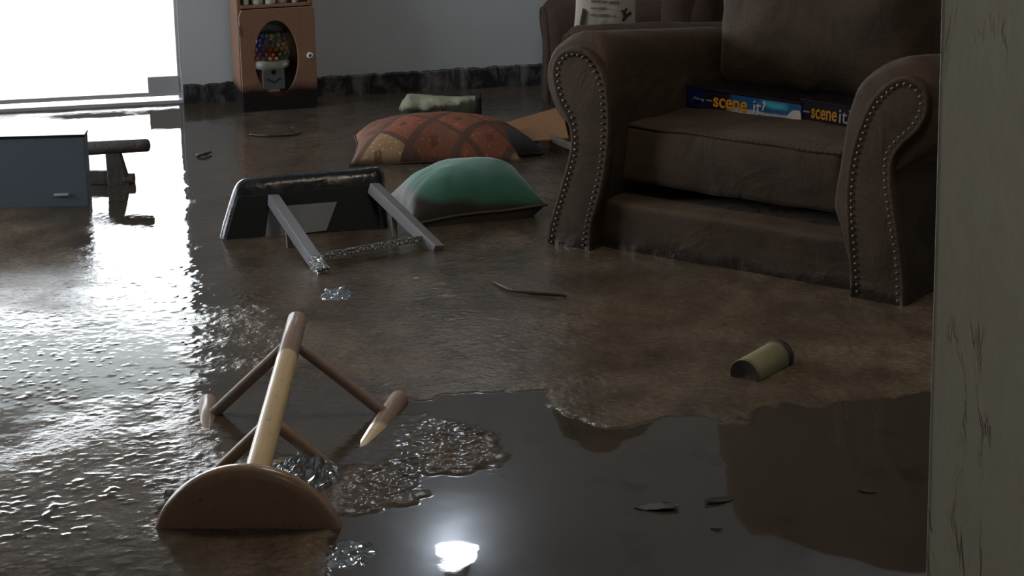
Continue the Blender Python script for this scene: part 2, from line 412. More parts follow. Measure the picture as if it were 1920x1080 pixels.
for y0, y1, z0, z1 in ((WF, WY0, FL-0.05, CE+0.05), (WY1, 7.6, FL-0.05, CE+0.05), (WY0, WY1, FL-0.05, WZ0), (WY0, WY1, WZ1, CE+0.05)): box(bm, WL-0.15, WL, y0, y1, z0, z1)
struct(from_bm('wall_left', bm, M_WALL2))
wi = empty('window_1', (WL-0.08, (WY0+WY1)/2, WZ0)); struct(wi)
bm = bmesh.new(); hw = (WY1-WY0)/2
for y0, y1, z0, z1 in ((-hw, -hw+0.05, 0, 1.2), (hw-0.05, hw, 0, 1.2), (-0.025, 0.025, 0, 1.2), (-hw, hw, 0, 0.05), (-hw, hw, 1.15, 1.2)): box(bm, -0.03, 0.03, y0, y1, z0, z1)
from_bm('window_frame', bm, M_ALU, wi, bevel=0.002)
bm = bmesh.new(); box(bm, -0.003, 0.003, -hw+0.05, hw-0.05, 0.05, 1.15); from_bm('glass_pane', bm, M_GLASS, wi)
struct(boxo('wall_right', WR, WR+0.15, WF, 7.9, FL-0.05, CE+0.05, M_WALL2, bevel=0))
struct(boxo('wall_front', WL-0.15, WR+0.15, WF-0.15, WF, FL-0.05, CE+0.05, M_WALL2, bevel=0))
struct(boxo('floor', WL-0.15, WR+0.15, WF-0.15, 7.6, FL-0.1, FL, M_FLOOR, bevel=0))
struct(boxo('ceiling', WL-0.15, WR+0.15, WF-0.15, 7.7, CE, CE+0.1, M_CEIL, bevel=0))
# baseboard with a ragged muddy crest
bm = bmesh.new(); n = 420; prev = None
for i in range(n+1):
    x = 3.6*i/n; h = 0.066 + 0.010*x + 0.006*noise.noise(Vector((x*22, 0, 0))) + 0.004*noise.noise(Vector((x*80, 3, 0)))
    r = [bm.verts.new(wm @ Vector((x, y, z))) for y, z in ((-0.012, FL), (-0.014, 0.0), (-0.013, h-0.006), (-0.004, h), (0.0, h))]
    if prev:
        for a in range(4): bm.faces.new((prev[a], r[a], r[a+1], prev[a+1]))
    prev = r
struct(from_bm('baseboard_back', bm, M_BASE))
# near wall end on the right edge of the view
a = PD(1765, 0, 1.62); b_ = PD(1741, 1080, 1.62)
bm = bmesh.new(); _sh = (b_.x-a.x+0.010)/(a.z-b_.z); box(bm, 0, 0.9, 0, 0.14, FL-0.05, CE+0.05, Matrix.Translation((a.x, 1.62, 0)) @ Matrix.Rotation(R(-16), 4, 'Z'))
for v in bm.verts: v.co.x += (a.z-v.co.z)*0.0105
struct(from_bm('wall_partition', bm, M_PART, bevel=0.004))
# sliding glass door
dr = empty('door_1', wm @ Vector((-1.1, -0.025, FL))); dr.rotation_euler = (0, 0, WANG); struct(dr)
bm = bmesh.new()
for x0, x1, z0, z1 in ((-1.1, -1.05, 0, 2.1), (1.094, 1.1, 0, 2.1), (-1.1, 1.1, 2.05, 2.1), (-1.1, 1.1, 0, 0.262)): box(bm, x0, x1, 0.03, 0.11, z0, z1)
o = from_bm('door_frame', bm, M_ALU, dr, bevel=0.002)
bm = bmesh.new()
for x0, x1, z0, z1 in ((-0.02, 0.03, 0.265, 2.05), (0.98, 1.094, 0.285, 0.345), (-0.02, 1.09, 0.275, 0.29), (-0.02, 1.08, 2.0, 2.05), (1.084, 1.094, 0.265, 2.05)): box(bm, x0, x1, 0.05, 0.08, z0, z1)
from_bm('sliding_sash', bm, M_ALU, dr, bevel=0.002)
bm = bmesh.new(); box(bm, 0.03, 1.06, 0.063, 0.067, 0.29, 2.0); from_bm('glass_pane', bm, M_GLASS, dr)
# patio ground outside, with added roofs out of view
struct(boxo('ground_patio', -14, 6, 7.75, 26, -0.09, -0.04, M_PATIO, bevel=0))
struct(boxo('ceiling_added_dark', -9, 5, 7.72, 11.0, 2.3, 2.42, M_ROOF_DARK, bevel=0))  # unseen roof, added to darken the sky mirrored in the near water
struct(boxo('ceiling_added_pale', -9, 5, 11.0, 12.6, 2.34, 2.38, M_ROOF_PALE, bevel=0))  # unseen paler strip, added to grey the mirrored sky farther off

# ------------------------------------------------------------------ flood water
def vnoise(x, y, seed):
    xi = np.floor(x).astype(np.int64); yi = np.floor(y).astype(np.int64); fx = x-xi; fy = y-yi
    def h(a, b):
        k = (a*374761393 + b*668265263 + seed*1442695041) & 0xffffffff
        k = ((k ^ (k >> 13))*1274126177) & 0xffffffff
        return ((k ^ (k >> 16)) & 0xffff)/65535.0
    u = fx*fx*(3-2*fx); v = fy*fy*(3-2*fy)
    return (h(xi, yi)*(1-u)+h(xi+1, yi)*u)*(1-v) + (h(xi, yi+1)*(1-u)+h(xi+1, yi+1)*u)*v
def fbm(x, y, s, seed, octv=4):
    t = 0; a = 0.5; q = 0
    for k in range(octv):
        t = t + a*vnoise(x*s+17.3*k, y*s-9.1*k, seed+k); q += a; a *= 0.55; s *= 2.03
    return t/q
CLEAR = [(700,733),(790,752),(830,742),(1030,730),(1048,768),(1090,792),(1150,808),(1230,786),(1300,776),(1345,792),(1400,796),(1412,768),(1480,752),(1545,758),(1600,750),(1660,742),(1900,726),
         (1900,1300),(620,1300),(640,1110),(600,1010),(640,975),(700,975),(762,940),(795,900),(830,895),(880,893),(935,858),(922,820),(880,800),(800,772),(760,768)]
def poly_dist(px, py, poly):
    poly = np.array(poly, float); n = len(poly); inside = np.zeros(px.shape, bool); dm = np.full(px.shape, 1e9)
    for i in range(n):
        x0, y0 = poly[i]; x1, y1 = poly[(i+1) % n]
        c = ((y0 > py) != (y1 > py)) & (px < (x1-x0)*(py-y0)/((y1-y0) if y1 != y0 else 1e-9)+x0); inside ^= c
        ex, ey = x1-x0, y1-y0; t = np.clip(((px-x0)*ex+(py-y0)*ey)/(ex*ex+ey*ey), 0, 1)
        dm = np.minimum(dm, np.hypot(px-x0-t*ex, py-y0-t*ey))
    return np.where(inside, dm, -dm)
def build_water():
    xs = np.concatenate([np.linspace(WL, -2.2, 20)[:-1], np.linspace(-2.2, 1.6, 860), np.linspace(1.6, WR, 12)[1:]])
    ys = np.concatenate([np.linspace(WF, 3.0, 30)[:-1], np.linspace(3.0, 5.2, 520)[:-1], np.linspace(5.2, 7.75, 330)])
    X, Y = np.meshgrid(xs, ys); nx, ny = len(xs), len(ys)
    poly = [tuple(P(a, b)[:2]) for a, b in CLEAR]
    d = poly_dist(X, Y, poly)
    d = d + (fbm(X, Y, 9, 5)-0.5)*0.10 + (fbm(X, Y, 34, 9, 3)-0.5)*0.035
    scum = np.clip(0.5 - d/0.016, 0, 1); scum = scum*scum*(3-2*scum)
    # a smoother tongue behind the stool, and the sheet of thin film by the door
    tong = poly_dist(X, Y, [tuple(P(a, b)[:2]) for a, b in ((395,705),(560,690),(700,728),(790,770),(760,850),(640,880),(430,850),(380,790))])
    tong = tong + (fbm(X, Y, 12, 41)-0.5)*0.12
    thin = np.clip(0.5+tong/0.06, 0, 1)
    sheet = poly_dist(X, Y, [tuple(P(a, b)[:2]) for a, b in ((-200,600),(175,600),(185,470),(150,400),(100,215),(420,190),(440,480),(440,640),(400,740),(200,790),(0,850),(-300,900))])
    sheet = sheet + (fbm(X, Y, 7, 51)-0.5)*0.22
    sh = np.clip(0.5+sheet/0.20, 0, 1)
    far = np.clip((Y-5.6)/1.0, 0, 1)
    scum = scum*(1-0.80*thin)*(1-0.90*sh)*(1-0.45*far)
    patch = fbm(X, Y, 3.2, 77); scum = scum*np.clip(0.55+1.5*(patch-0.35), 0.45, 1.0)
    gp = poly_dist(X, Y, [tuple(P(a, b)[:2]) for a, b in ((770,765),(930,800),(950,870),(830,910),(700,990),(640,990),(640,890),(720,820))])
    fr = poly_dist(X, Y, [tuple(P(a, b)[:2]) for a, b in ((-300,880),(0,870),(250,790),(360,800),(300,1000),(420,1130),(-300,1130))])
    wet = np.clip(0.5+gp/0.08, 0, 1); wet2 = np.clip(0.5+(fr+(fbm(X, Y, 8, 66)-0.5)*0.2)/0.12, 0, 1)
    # relief: slow swell, lumpy mat, grains
    z = 0.0012*(fbm(X, Y, 3.0, 3)-0.5)
    lumps = fbm(X, Y*0.75, 30, 21, 4)-0.5; grains = np.clip(fbm(X, Y*0.8, 95, 31, 2)-0.56, 0, 1)
    z = z + np.minimum(scum, 1)*(0.0020 + (1-0.75*wet2)*0.0030*lumps + 0.0045*grains*(1-0.4*wet2))
    z = z + sh*(1-0.0)*np.where(d < 0, 1, 0)*(np.clip(fbm(X, Y*0.6, 95, 61, 2)-0.66, 0, 1)*0.0055*np.clip((6.0-Y)/1.2, 0, 1)*0.62*np.clip(fbm(X, Y, 5, 88)*3-0.7, 0.15, 1.2))
    z = z + scum*(wet*0.0070*(fbm(X, Y*0.8, 80, 71, 2)-0.5) + wet2*0.016*np.clip(fbm(X+0.02*fbm(X, Y, 40, 90), Y*0.85+0.02*fbm(X, Y, 40, 91), 46, 72, 4)-0.60, 0, 1)*np.clip(fbm(X, Y, 6.5, 89)*4-1.55, 0, 1))
    gloss = np.clip(0.15 + 0.9*wet + 1.0*wet2 + 0.75*sh + 0.5*thin + 0.0*Y, 0, 1)
    co = np.stack([X, Y, z], -1).reshape(-1, 3).astype(np.float32)
    idx = np.arange(nx*ny).reshape(ny, nx)
    q = np.stack([idx[:-1, :-1], idx[:-1, 1:], idx[1:, 1:], idx[1:, :-1]], -1).reshape(-1, 4).astype(np.int32)
    me = bpy.data.meshes.new('flood_water'); me.vertices.add(len(co)); me.vertices.foreach_set('co', co.ravel())
    me.loops.add(q.size); me.loops.foreach_set('vertex_index', q.ravel())
    me.polygons.add(len(q)); me.polygons.foreach_set('loop_start', np.arange(0, q.size, 4, dtype=np.int32))
    me.polygons.foreach_set('use_smooth', np.ones(len(q), bool)); me.update(calc_edges=True)
    for nm, arr in (('scum', scum), ('gloss', gloss)):
        a = me.attributes.new(nm, 'FLOAT', 'POINT'); a.data.foreach_set('value', arr.ravel().astype(np.float32))
    me.materials.append(M_WATER)
    o = bpy.data.objects.new('flood_water', me); COL.objects.link(o)
    return setp(o, 'muddy brown flood water with floating scum covering the whole floor', 'water', kind='stuff')
build_water()

# ------------------------------------------------------------------ scroll-armed armchair
def arm_profile(W, H, lean=0.0):
    """outline of the right arm's front (x from the chair's left corner, z above the water); taken clockwise from outer foot"""
    return None
def make_chair(name, origin, ang, W, mats, arm_pts, front, nails, depth=0.86, base_z=-0.12, prefix='', drop=0.09, seat=(0.14, 0.29), back_h=0.95, lipz=0.13, nl=None, seat_x=None):
    mat = mats
    t = empty(name, origin, (0, 0, ang))
    R_, inner, L_ = arm_pts          # right and left arm: section, panel, nail line
    def arm(mirror):
        fx = (lambda u: W-u) if not mirror else (lambda u: u)
        outer, panel, _ = L_ if mirror else R_
        sec = catmull(outer, 4, True); bm = bmesh.new(); rings = []
        cx = sum(p[0] for p in sec)/len(sec); cz = sum(p[1] for p in sec)/len(sec)
        ys = [0.0, 0.004, 0.014, 0.03] + [0.03+(depth-0.03)*k/14 for k in range(1, 15)]
        for y in ys:
            ins = 0.022*max(0, 1-y/0.028)**2; row = []
            for (u, z) in sec:
                dx, dz = u-cx, z-cz; L = math.hypot(dx, dz) or 1
                f = max(0, z)/0.5
                zz = z - drop*(y/depth)*f - dz/L*ins; uu = u - dx/L*ins
                v = Vector((fx(uu), y, zz)); nv = noise.noise_vector(v*7)*0.007*min(1, y*8+0.15) + noise.noise_vector(v*19)*0.0025
                row.append(bm.verts.new(v+nv))
            rings.append(row)
        n = len(sec)
        for p, q in zip(rings, rings[1:]):
            for i in range(n): bm.faces.new((p[i], p[(i+1) % n], q[(i+1) % n], q[i]))
        bm.faces.new(rings[0]); bm.faces.new(rings[-1][::-1])
        o = from_bm('arm', bm, mat, t, smooth=True)
        # padded front panel with a piped rim
        ps = catmull(panel, 4, True); bm = bmesh.new(); rows = []
        cx = sum(p[0] for p in ps)/len(ps); cz = sum(p[1] for p in ps)/len(ps)
        n = len(ps)
        nrm = []
        for i in range(n):
            a, b = ps[i-1], ps[(i+1) % n]; d = Vector((b[0]-a[0], b[1]-a[1])).normalized(); nrm.append(Vector((-d.y, d.x)))
        area2 = sum(ps[i][0]*ps[(i+1) % n][1]-ps[(i+1) % n][0]*ps[i][1] for i in range(n)); sg = 1 if area2 > 0 else -1
        for off, y in ((0.004, 0.012), (0.007, -0.004), (0.004, -0.013), (-0.004, -0.013), (-0.008, -0.009), (-0.022, -0.012)):
            rows.append([bm.verts.new((fx(ps[i][0]-sg*nrm[i].x*off), y, ps[i][1]-sg*nrm[i].y*off)) for i in range(n)])
        for p, q in zip(rows, rows[1:]):
            for i in range(n): bm.faces.new((p[i], p[(i+1) % n], q[(i+1) % n], q[i]))
        bm.faces.new(rows[-1])
        pn = from_bm('arm_front_panel', bm, mat, o, smooth=True)
        return o, fx
    def add_nails(o, fx, spacing, budget, nl_):
        line = catmull(nl_, 10); acc = 0; pts = [line[0]]
        for a, b in zip(line, line[1:]):
            seg = math.hypot(b[0]-a[0], b[1]-a[1]); 
            while acc+seg >= spacing:
                k = (spacing-acc)/seg; a = (a[0]+(b[0]-a[0])*k, a[1]+(b[1]-a[1])*k); pts.append(a); seg = math.hypot(b[0]-a[0], b[1]-a[1]); acc = 0
            acc += seg
        bm0 = bmesh.new(); bmesh.ops.create_uvsphere(bm0, u_segments=10, v_segments=6, radius=0.0042)
        for v in bm0.verts: v.co.y *= 0.5
        me = bpy.data.meshes.new('nailhead'); bm0.to_mesh(me); me.materials.append(M_NAIL)
        for p in me.polygons: p.use_smooth = True
        rest = bmesh.new(); cnt = 0
        for (u, z) in pts:
            if z < 0.005: continue
            if cnt < budget:
                k = bpy.data.objects.new('nailhead', me); COL.objects.link(k); k.parent = o; k.location = (fx(u), -0.0145, z); cnt += 1
            else:
                r = bmesh.ops.create_uvsphere(rest, u_segments=8, v_segments=5, radius=0.0042, matrix=Matrix.Translation((fx(u), -0.0145, z)))
        if len(rest.verts):
            k = from_bm('nailheads', rest, M_NAIL, o, smooth=True); k['kind'] = 'stuff'
        else: rest.free()
        return cnt
    ro, fx = arm(False)
    n1 = add_nails(ro, fx, nl[0], nl[1], R_[2]) if nl else 0
    lo, fx2 = arm(True)
    if nl: add_nails(lo, fx2, nl[0], 100-n1, L_[2])
    aw = inner                                     # inner face of the arms at cushion height
    # front rail with a padded lip
    bm = bmesh.new(); prof = [(0.07, base_z), (0.068, 0.02), (0.060, lipz-0.035), (0.052, lipz-0.012), (0.058, lipz-0.002), (0.075, lipz+0.004), (0.20, lipz+0.008), (0.5, lipz-0.02), (0.5, base_z)]
    prof = [(y-0.03, z) for y, z in prof]
    prev = None; m = 40
    for i in range(m+1):
        x = aw*0.6 + (W-1.2*aw)*i/m; e = 0.0
        r = [bm.verts.new(Vector((x, y, z)) + noise.noise_vector(Vector((x*6, y*6, z*6)))*0.005) for y, z in prof]
        if prev:
            for k in range(len(r)-1): bm.faces.new((prev[k], r[k], r[k+1], prev[k+1]))
        else: bm.faces.new(r)
        prev = r
    bm.faces.new(prev[::-1]); from_bm('front_rail', bm, mat, t, smooth=True, sub=1)
    # back rest shell, seat cushion, back cushion
    s0, s1 = seat
    x0, x1 = seat_x or (aw, W-aw)
    c = softbox('seat_cushion', x1-x0, 0.66, s1-s0, 0.016, mat, t, crown=0.007, front=0.012, seed=3, wob=0.005, n=26); c.location = ((x0+x1)/2, 0.075+0.33, (s0+s1)/2)
    bm = bmesh.new(); tp = [Vector((x0+(x1-x0)*k/40, 0.0765-0.002, s1-0.004)) for k in range(41)]
    for k, p in enumerate(tp): p += noise.noise_vector(Vector((p.x-(x0+x1)/2, -0.33, (s1-s0)/2))*9+Vector((3, 0, 0)))*0.005
    for a_, b_ in zip(tp, tp[1:]): tube(bm, a_, b_, 0.0042, seg=6)
    from_bm('cushion_piping', bm, mat, c, smooth=True).matrix_parent_inverse = Matrix.Translation(c.location).inverted()
    bk = softbox('backrest', W-0.16, 0.24, back_h, 0.07, mat, t, crown=0.02, seed=5, wob=0.008, n=22); bk.location = (W/2, depth-0.05, back_h/2-0.1); bk.rotation_euler = (R(-7), 0, 0)
    bc = softbox('back_cushion', W-2*aw-0.002, 0.26, back_h-0.32, 0.10, mat, t, crown=0.02, front=0.07, seed=9, wob=0.012, n=26); bc.location = (W/2, depth-0.24, s1+(back_h-0.32)/2-0.02); bc.rotation_euler = (R(-9), 0, 0)
    for x in (0.1, W-0.1):
        for y in (0.1, depth-0.1): tubeo('foot', (x, y, FL), (x, y, base_z+0.02), 0.02, M_DARK, t, 0.03)
    return t

CL, CR = P(1033, 455), P(1690, 572)
cv = CR-CL; CW = cv.length; CANG = math.atan2(cv.y, cv.x); cdir = cv.normalized(); cn = Vector((-cdir.y, cdir.x, 0))
def onfront(px, py, back=0.0):               # chair-front coordinates (along, height)
    d = ray(px, py); o = CL + cn*back
    t = (o-CP).dot(cn)/d.dot(cn); q = CP+d*t
    return ((q-CL).dot(cdir), q.z)
# right arm section and panel, in front-plane coordinates, turned into distance from the outer corner
nail_px = [(1689,575),(1688,545),(1686,490),(1674,410),(1665,340),(1667,290),(1685,262),(1712,238),(1730,208),(1730,178),(1712,159),(1690,158),(1665,176),(1642,205),(1624,250),(1610,300),(1603,350),(1603,400),(1608,470),(1612,530),(1614,575)]
panel_px = [(1695,600),(1697,545),(1693,490),(1682,410),(1673,340),(1676,297),(1693,270),(1722,243),(1740,210),(1739,172),(1715,149),(1688,149),(1658,168),(1634,200),(1614,248),(1600,300),(1594,350),(1594,400),(1598,470),(1602,530),(1604,600)]
outer_px = [(1693,600),(1694,545),(1690,490),(1680,410),(1677,345),(1690,318),(1722,306),(1752,285),(1778,240),(1785,190),(1768,140),(1735,111),(1700,104),(1655,118),(1614,146),(1595,178),(1582,218),(1571,280),(1562,340),(1557,392),(1572,440),(1590,530),(1598,600)]
cvt = lambda L: [(CW-onfront(x, y)[0], onfront(x, y)[1]) for x, y in L]
nails, panel, outer = cvt(nail_px), cvt(panel_px), cvt(outer_px)
cvl = lambda L: [tuple(onfront(x, y)) for x, y in L]
lnail = cvl([(1040,475),(1042,440),(1050,405),(1068,345),(1083,290),(1085,250),(1078,215),(1063,188),(1054,160),(1052,130),(1062,108),(1080,101),(1103,108),(1122,135),(1133,170),(1136,230),(1133,290),(1125,340),(1112,390),(1103,430),(1098,475)])
lpanel = cvl([(1035,500),(1035,440),(1043,402),(1060,345),(1075,290),(1078,252),(1070,222),(1055,193),(1046,162),(1043,128),(1055,102),(1080,92),(1107,99),(1130,130),(1141,170),(1145,230),(1141,290),(1133,342),(1120,392),(1110,435),(1106,500)])
louter = cvl([(1035,500),(1034,440),(1041,402),(1060,345),(1075,290),(1076,245),(1062,222),(1040,205),(1027,175),(1020,140),(1024,105),(1042,78),(1070,62),(1100,58),(1128,68),(1144,95),(1148,140),(1149,200),(1146,260),(1139,320),(1126,380),(1112,440),(1109,500)])
for L in (panel, outer, lpanel, louter):
    L[0] = (L[0][0], -0.16); L[-1] = (L[-1][0], -0.16)
inner_w = CW-onfront(1570, 380)[0]
print('CHAIR W', CW, 'ang', math.degrees(CANG), 'inner', inner_w, 'top', max(p[1] for p in outer))
chair = make_chair('armchair', (CL.x, CL.y, 0), CANG, CW, M_SUEDE, ((outer, panel, nails), inner_w-0.005, (louter, lpanel, lnail)), None, None, nl=(0.0165, 70), seat=(0.168, 0.322), seat_x=(onfront(1160, 300, 0.08)[0], onfront(1580, 330, 0.08)[0]))
setp(chair, 'large dark brown suede armchair with rolled arms and brass nailhead trim standing in flood water', 'armchair')

# second armchair behind, facing the window side
c2o = [(u*0.98, z*0.60-0.0) for u, z in outer]; c2p = [(u*0.98, z*0.60) for u, z in panel]
ch2 = make_chair('armchair', (0.13, 7.38, 0), R(-84), 0.62, M_SUEDE2, ((c2o, c2p, None), 0.2, (c2o, c2p, None)), None, None, depth=0.8, drop=0.0, seat=(0.0, 0.16), back_h=0.85, lipz=0.0)
setp(ch2, 'reddish brown suede armchair mostly hidden behind the nailhead armchair, white printed pillow on its arm', 'armchair')

def chairpt(u, v, z): return Vector((CL.x, CL.y, 0)) + cdir*u + cn*v + Vector((0, 0, z))

# ------------------------------------------------------------------ game boxes on the seat
def box_mat(shiny):
    m = NT('glossy printed box side' if shiny else 'dark printed box side'); x, y, z = m.xyz(m.co())
    n = m.noise(35, 4); 
    if shiny:
        base = m.ramp(m.math('DIVIDE', x, 0.35), [(0.0, (0.004, 0.010, 0.06)), (0.12, (0.008, 0.02, 0.12)), (0.2, (0.02, 0.015, 0.03)), (0.38, (0.02, 0.02, 0.04)), (0.42, (0.02, 0.14, 0.42)), (0.8, (0.03, 0.18, 0.50)), (1.0, (0.05, 0.16, 0.45))])
        cy = m.math('MULTIPLY', m.ramp(m.math('ABSOLUTE', m.math('SUBTRACT', m.math('ADD', x, m.math('MULTIPLY', n, 0.03)), 0.290)), [(0.018, 1.0), (0.045, 0.0)]),
                    m.ramp(m.math('ABSOLUTE', m.math('SUBTRACT', z, m.math('ADD', 0.031, m.math('MULTIPLY', n, 0.012)))), [(0.003, 1.0), (0.011, 0.0)]))
        base = m.mix(cy, base, (0.10, 0.75, 1.0))
        low = m.math('MULTIPLY', m.ramp(m.math('ADD', z, m.math('MULTIPLY', n, 0.012)), [(0.018, 1.0), (0.023, 0.0)]), m.ramp(x, [(0.125, 0.0), (0.135, 1.0)]))
        base = m.mix(low, base, m.mix(n, (0.55, 0.62, 0.70), (0.9, 0.93, 0.97)))
    else:
        base = m.mix(n, (0.010, 0.008, 0.014), (0.025, 0.016, 0.03))
    return m.fin(base, 0.22, None, Coat_Weight=0.6, Coat_Roughness=0.08)
M_BOXA, M_BOXB = box_mat(True), box_mat(False)
M_OR = simple('orange ink', (0.95, 0.42, 0.03), 0.3, 0.1, 30); M_OR2 = simple('dull orange ink', (0.60, 0.27, 0.03), 0.35, 0.1, 30)
M_WI = simple('white ink', (0.85, 0.85, 0.88), 0.3, 0.03); M_WI2 = simple('pale ink', (0.35, 0.35, 0.38), 0.3, 0.03)
M_BLU = simple('deep blue ink', (0.01, 0.03, 0.28), 0.3, 0.05)
def game_box(px0, px1, label, shiny, L):
    u0, _ = onfront(px0[0], px0[1], 0.33)
    zb = 0.327
    t = empty('game_box', chairpt(u0, 0.33, zb), (R(0), R(1.5), CANG-R(1.0)))
    mat = M_BOXA if shiny else M_BOXB
    b = boxo('box_body', 0, L, 0, 0.20, 0, 0.049, mat, t, 0.0012)
    boxo('box_lid_edge', -0.001, L+0.001, -0.0012, 0.2012, 0.0495, 0.0545, M_BOXB, t, 0.0008)
    rot = (R(90), 0, 0)
    text('orange_lettering', 'scene', 0.050, M_OR if shiny else M_OR2, t, (0.087 if shiny else 0.033, -0.0014, 0.011), rot, 0.92 if shiny else 0.66, bold=0.0010)
    text('white_lettering', 'it?' , 0.050, M_WI if shiny else M_WI2, t, (0.208 if shiny else 0.112, -0.0016, 0.0095), rot, 0.92, bold=0.0004)
    if shiny:
        lathe('blue_badge', [(0, 0), (0.013, 0), (0.013, 0.0008), (0, 0.0008)], M_BLU, t, 24).location = (0.040, -0.0004, 0.023)
        t.children[-1].rotation_euler = (R(90), 0, 0)
        text('script_lettering', 'Disney', 0.011, M_WI, t, (0.024, -0.0016, 0.020), rot, 1.15, 0.0003, 0.25)
        bm = bmesh.new(); box(bm, 0.066, 0.084, -0.001, 0, 0.022, 0.026); from_bm('small_lettering', bm, M_WI2, t)
        pts = [(0.302, 0.001), (0.349, 0.001), (0.349, 0.031), (0.341, 0.033), (0.328, 0.032), (0.317, 0.023), (0.309, 0.013)]
        inplane(catmull(pts, 3, True), 0.0008, 'pale_print', M_WI, t).location = (0, -0.0012, 0)
    else:
        bm = bmesh.new(); box(bm, 0.010, 0.028, -0.001, 0, 0.022, 0.026); from_bm('small_lettering', bm, M_WI2, t)
    setp(t, label, 'board game box', 'board game boxes on the armchair seat')
    return t
game_box((1285, 205), None, 'shiny blue board game box with orange and white lettering, left on armchair seat', True, 0.35)
game_box((1499, 230), None, 'dark board game box with dull orange lettering, beside the right armrest on the seat', False, 0.35)

# ------------------------------------------------------------------ printed pillow on the second chair's arm
def printed_pillow():
    yd = 6.86
    b = PD(1135, 62, yd)
    t = empty('throw_pillow', (b.x, b.y, b.z), (R(0), R(1.5), R(4)))
    m = NT('cream printed cloth'); n = m.noise(14, 4)
    mat = m.fin(m.mix(n, (0.50, 0.47, 0.39), (0.66, 0.62, 0.53)), 0.85, m.bump(m.noise(300, 2), 0.0005))
    p = pillow('pillow_cover', 0.208, 0.208, 0.07, mat, t, 26, 0.06, 4, wob=0.004); p.rotation_euler = (R(90), 0, 0); p.location = (0, 0, 0.098)
    ink = simple('grey printed ink', (0.22, 0.20, 0.16), 0.9); dk = simple('dark olive printed ink', (0.055, 0.047, 0.025), 0.9)
    def onf(x, z): 
        s, tt = x/0.1, (z-0.098)/0.1; e = max(0, (1-min(1, abs(s))**2.4)*(1-min(1, abs(tt))**2.4))**0.55
        return -(e*0.035+0.0045)
    def mark(name, pts, mt):
        bm = bmesh.new(); vs = [bm.verts.new((x, onf(x, z)-0.0005, z)) for x, z in pts]; f = bm.faces.new(vs)
        r = bmesh.ops.triangulate(bm, faces=[f]); 
        bmesh.ops.subdivide_edges(bm, edges=bm.edges, cuts=2, use_grid_fill=True)
        for v in bm.verts: v.co.y = onf(v.co.x, v.co.z)-0.0008
        return from_bm(name, bm, mt, t)
    # rows of script, upside down in the photo and too small to read
    S_ = 0.2/118.0
    for row in (((-0.052,-0.022,0.103,0.112),(-0.017,0.000,0.103,0.110),(0.006,0.038,0.098,0.109)), ((-0.053,-0.033,0.083,0.089),(-0.027,-0.004,0.081,0.089)), ((-0.053,-0.034,0.060,0.067),(-0.026,0.004,0.058,0.067),(0.008,0.014,0.057,0.062),(0.022,0.028,0.057,0.064))):
        for x0, x1, z0, z1 in row:
            k = 4; up = [(x0+(x1-x0)*i/k, z1-0.001*(i % 2)) for i in range(k+1)]; dn = [(x0+(x1-x0)*i/k, z0+0.0012*(i % 2)) for i in range(k, -1, -1)]
            mark('printed_word', up+dn, ink)
    mark('printed_bow', [(-0.078,0.085),(-0.070,0.080),(-0.065,0.070),(-0.075,0.058),(-0.079,0.045),(-0.074,0.030),(-0.070,0.022),(-0.080,0.022),(-0.086,0.034),(-0.080,0.050),(-0.082,0.060),(-0.080,0.072)], dk)
    mark('printed_bow', [(0.048,0.046),(0.056,0.042),(0.066,0.056),(0.082,0.066),(0.078,0.074),(0.064,0.067),(0.060,0.072),(0.068,0.082),(0.061,0.086),(0.055,0.078),(0.042,0.079),(0.050,0.072),(0.054,0.058)], dk)
    setp(t, 'small cream throw pillow printed with grey words and dark bows on an armrest', 'pillow')
printed_pillow()

# ------------------------------------------------------------------ floating cushions
def kilim():
    m = NT('rust kilim patchwork cloth'); uv = m.node('ShaderNodeTexCoord').outputs['UV']
    v = m.map(uv, rot=(0, 0, R(38)), sc=(4.4, 2.5, 1)); X, Y, _ = m.xyz(v)
    fx, fy = m.math('FRACT', X), m.math('FRACT', Y)
    cell = m.node('ShaderNodeCombineXYZ', {0: m.math('FLOOR', X), 1: m.math('FLOOR', Y), 2: 3.0}).outputs[0]
    rnd = m.node('ShaderNodeTexWhiteNoise', {'Vector': cell}, noise_dimensions='3D').outputs['Value']
    tile = m.ramp(rnd, [(0.0, (0.34, 0.13, 0.07)), (0.25, (0.50, 0.16, 0.085)), (0.50, (0.62, 0.43, 0.22)), (0.75, (0.28, 0.12, 0.07)), (0.9, (0.50, 0.36, 0.19))])
    for nd in [n for n in m.n if n.type == 'VALTORGB'][-1:]: nd.color_ramp.interpolation = 'CONSTANT'
    vor = m.node('ShaderNodeTexVoronoi', {'Vector': m.map(uv, sc=(34, 26, 1)), 'Scale': 1.0}, distance='MANHATTAN').outputs['Distance']
    motif = m.ramp(vor, [(0.34, 0.0), (0.42, 1.0)])
    tile = m.mix(m.math('MULTIPLY', motif, 0.55), tile, (0.13, 0.045, 0.025))
    cx = m.math('ABSOLUTE', m.math('SUBTRACT', fx, 0.55)); cy = m.math('ABSOLUTE', m.math('SUBTRACT', fy, 0.5))
    dia = m.ramp(m.math('ADD', cx, cy), [(0.13, 1.0), (0.15, 0.0)])
    tile = m.mix(m.math('MULTIPLY', dia, 0.7), tile, (0.12, 0.035, 0.02))
    band = m.math('MAXIMUM', m.ramp(fx, [(0.17, 1.0), (0.19, 0.0)]), m.ramp(fy, [(0.10, 1.0), (0.12, 0.0)]))
    c = m.mix(band, tile, (0.13, 0.065, 0.045))
    c = m.mix(m.ramp(m.noise(9, 4), [(0.45, 0.0), (0.8, 0.55)]), c, (0.12, 0.07, 0.045))
    c, r, _ = m.mudline(c, 0.85, 0.012, 0.012, (0.028, 0.020, 0.017), 14)
    return m.fin(c, r, m.bump(m.noise(160, 3), 0.001))
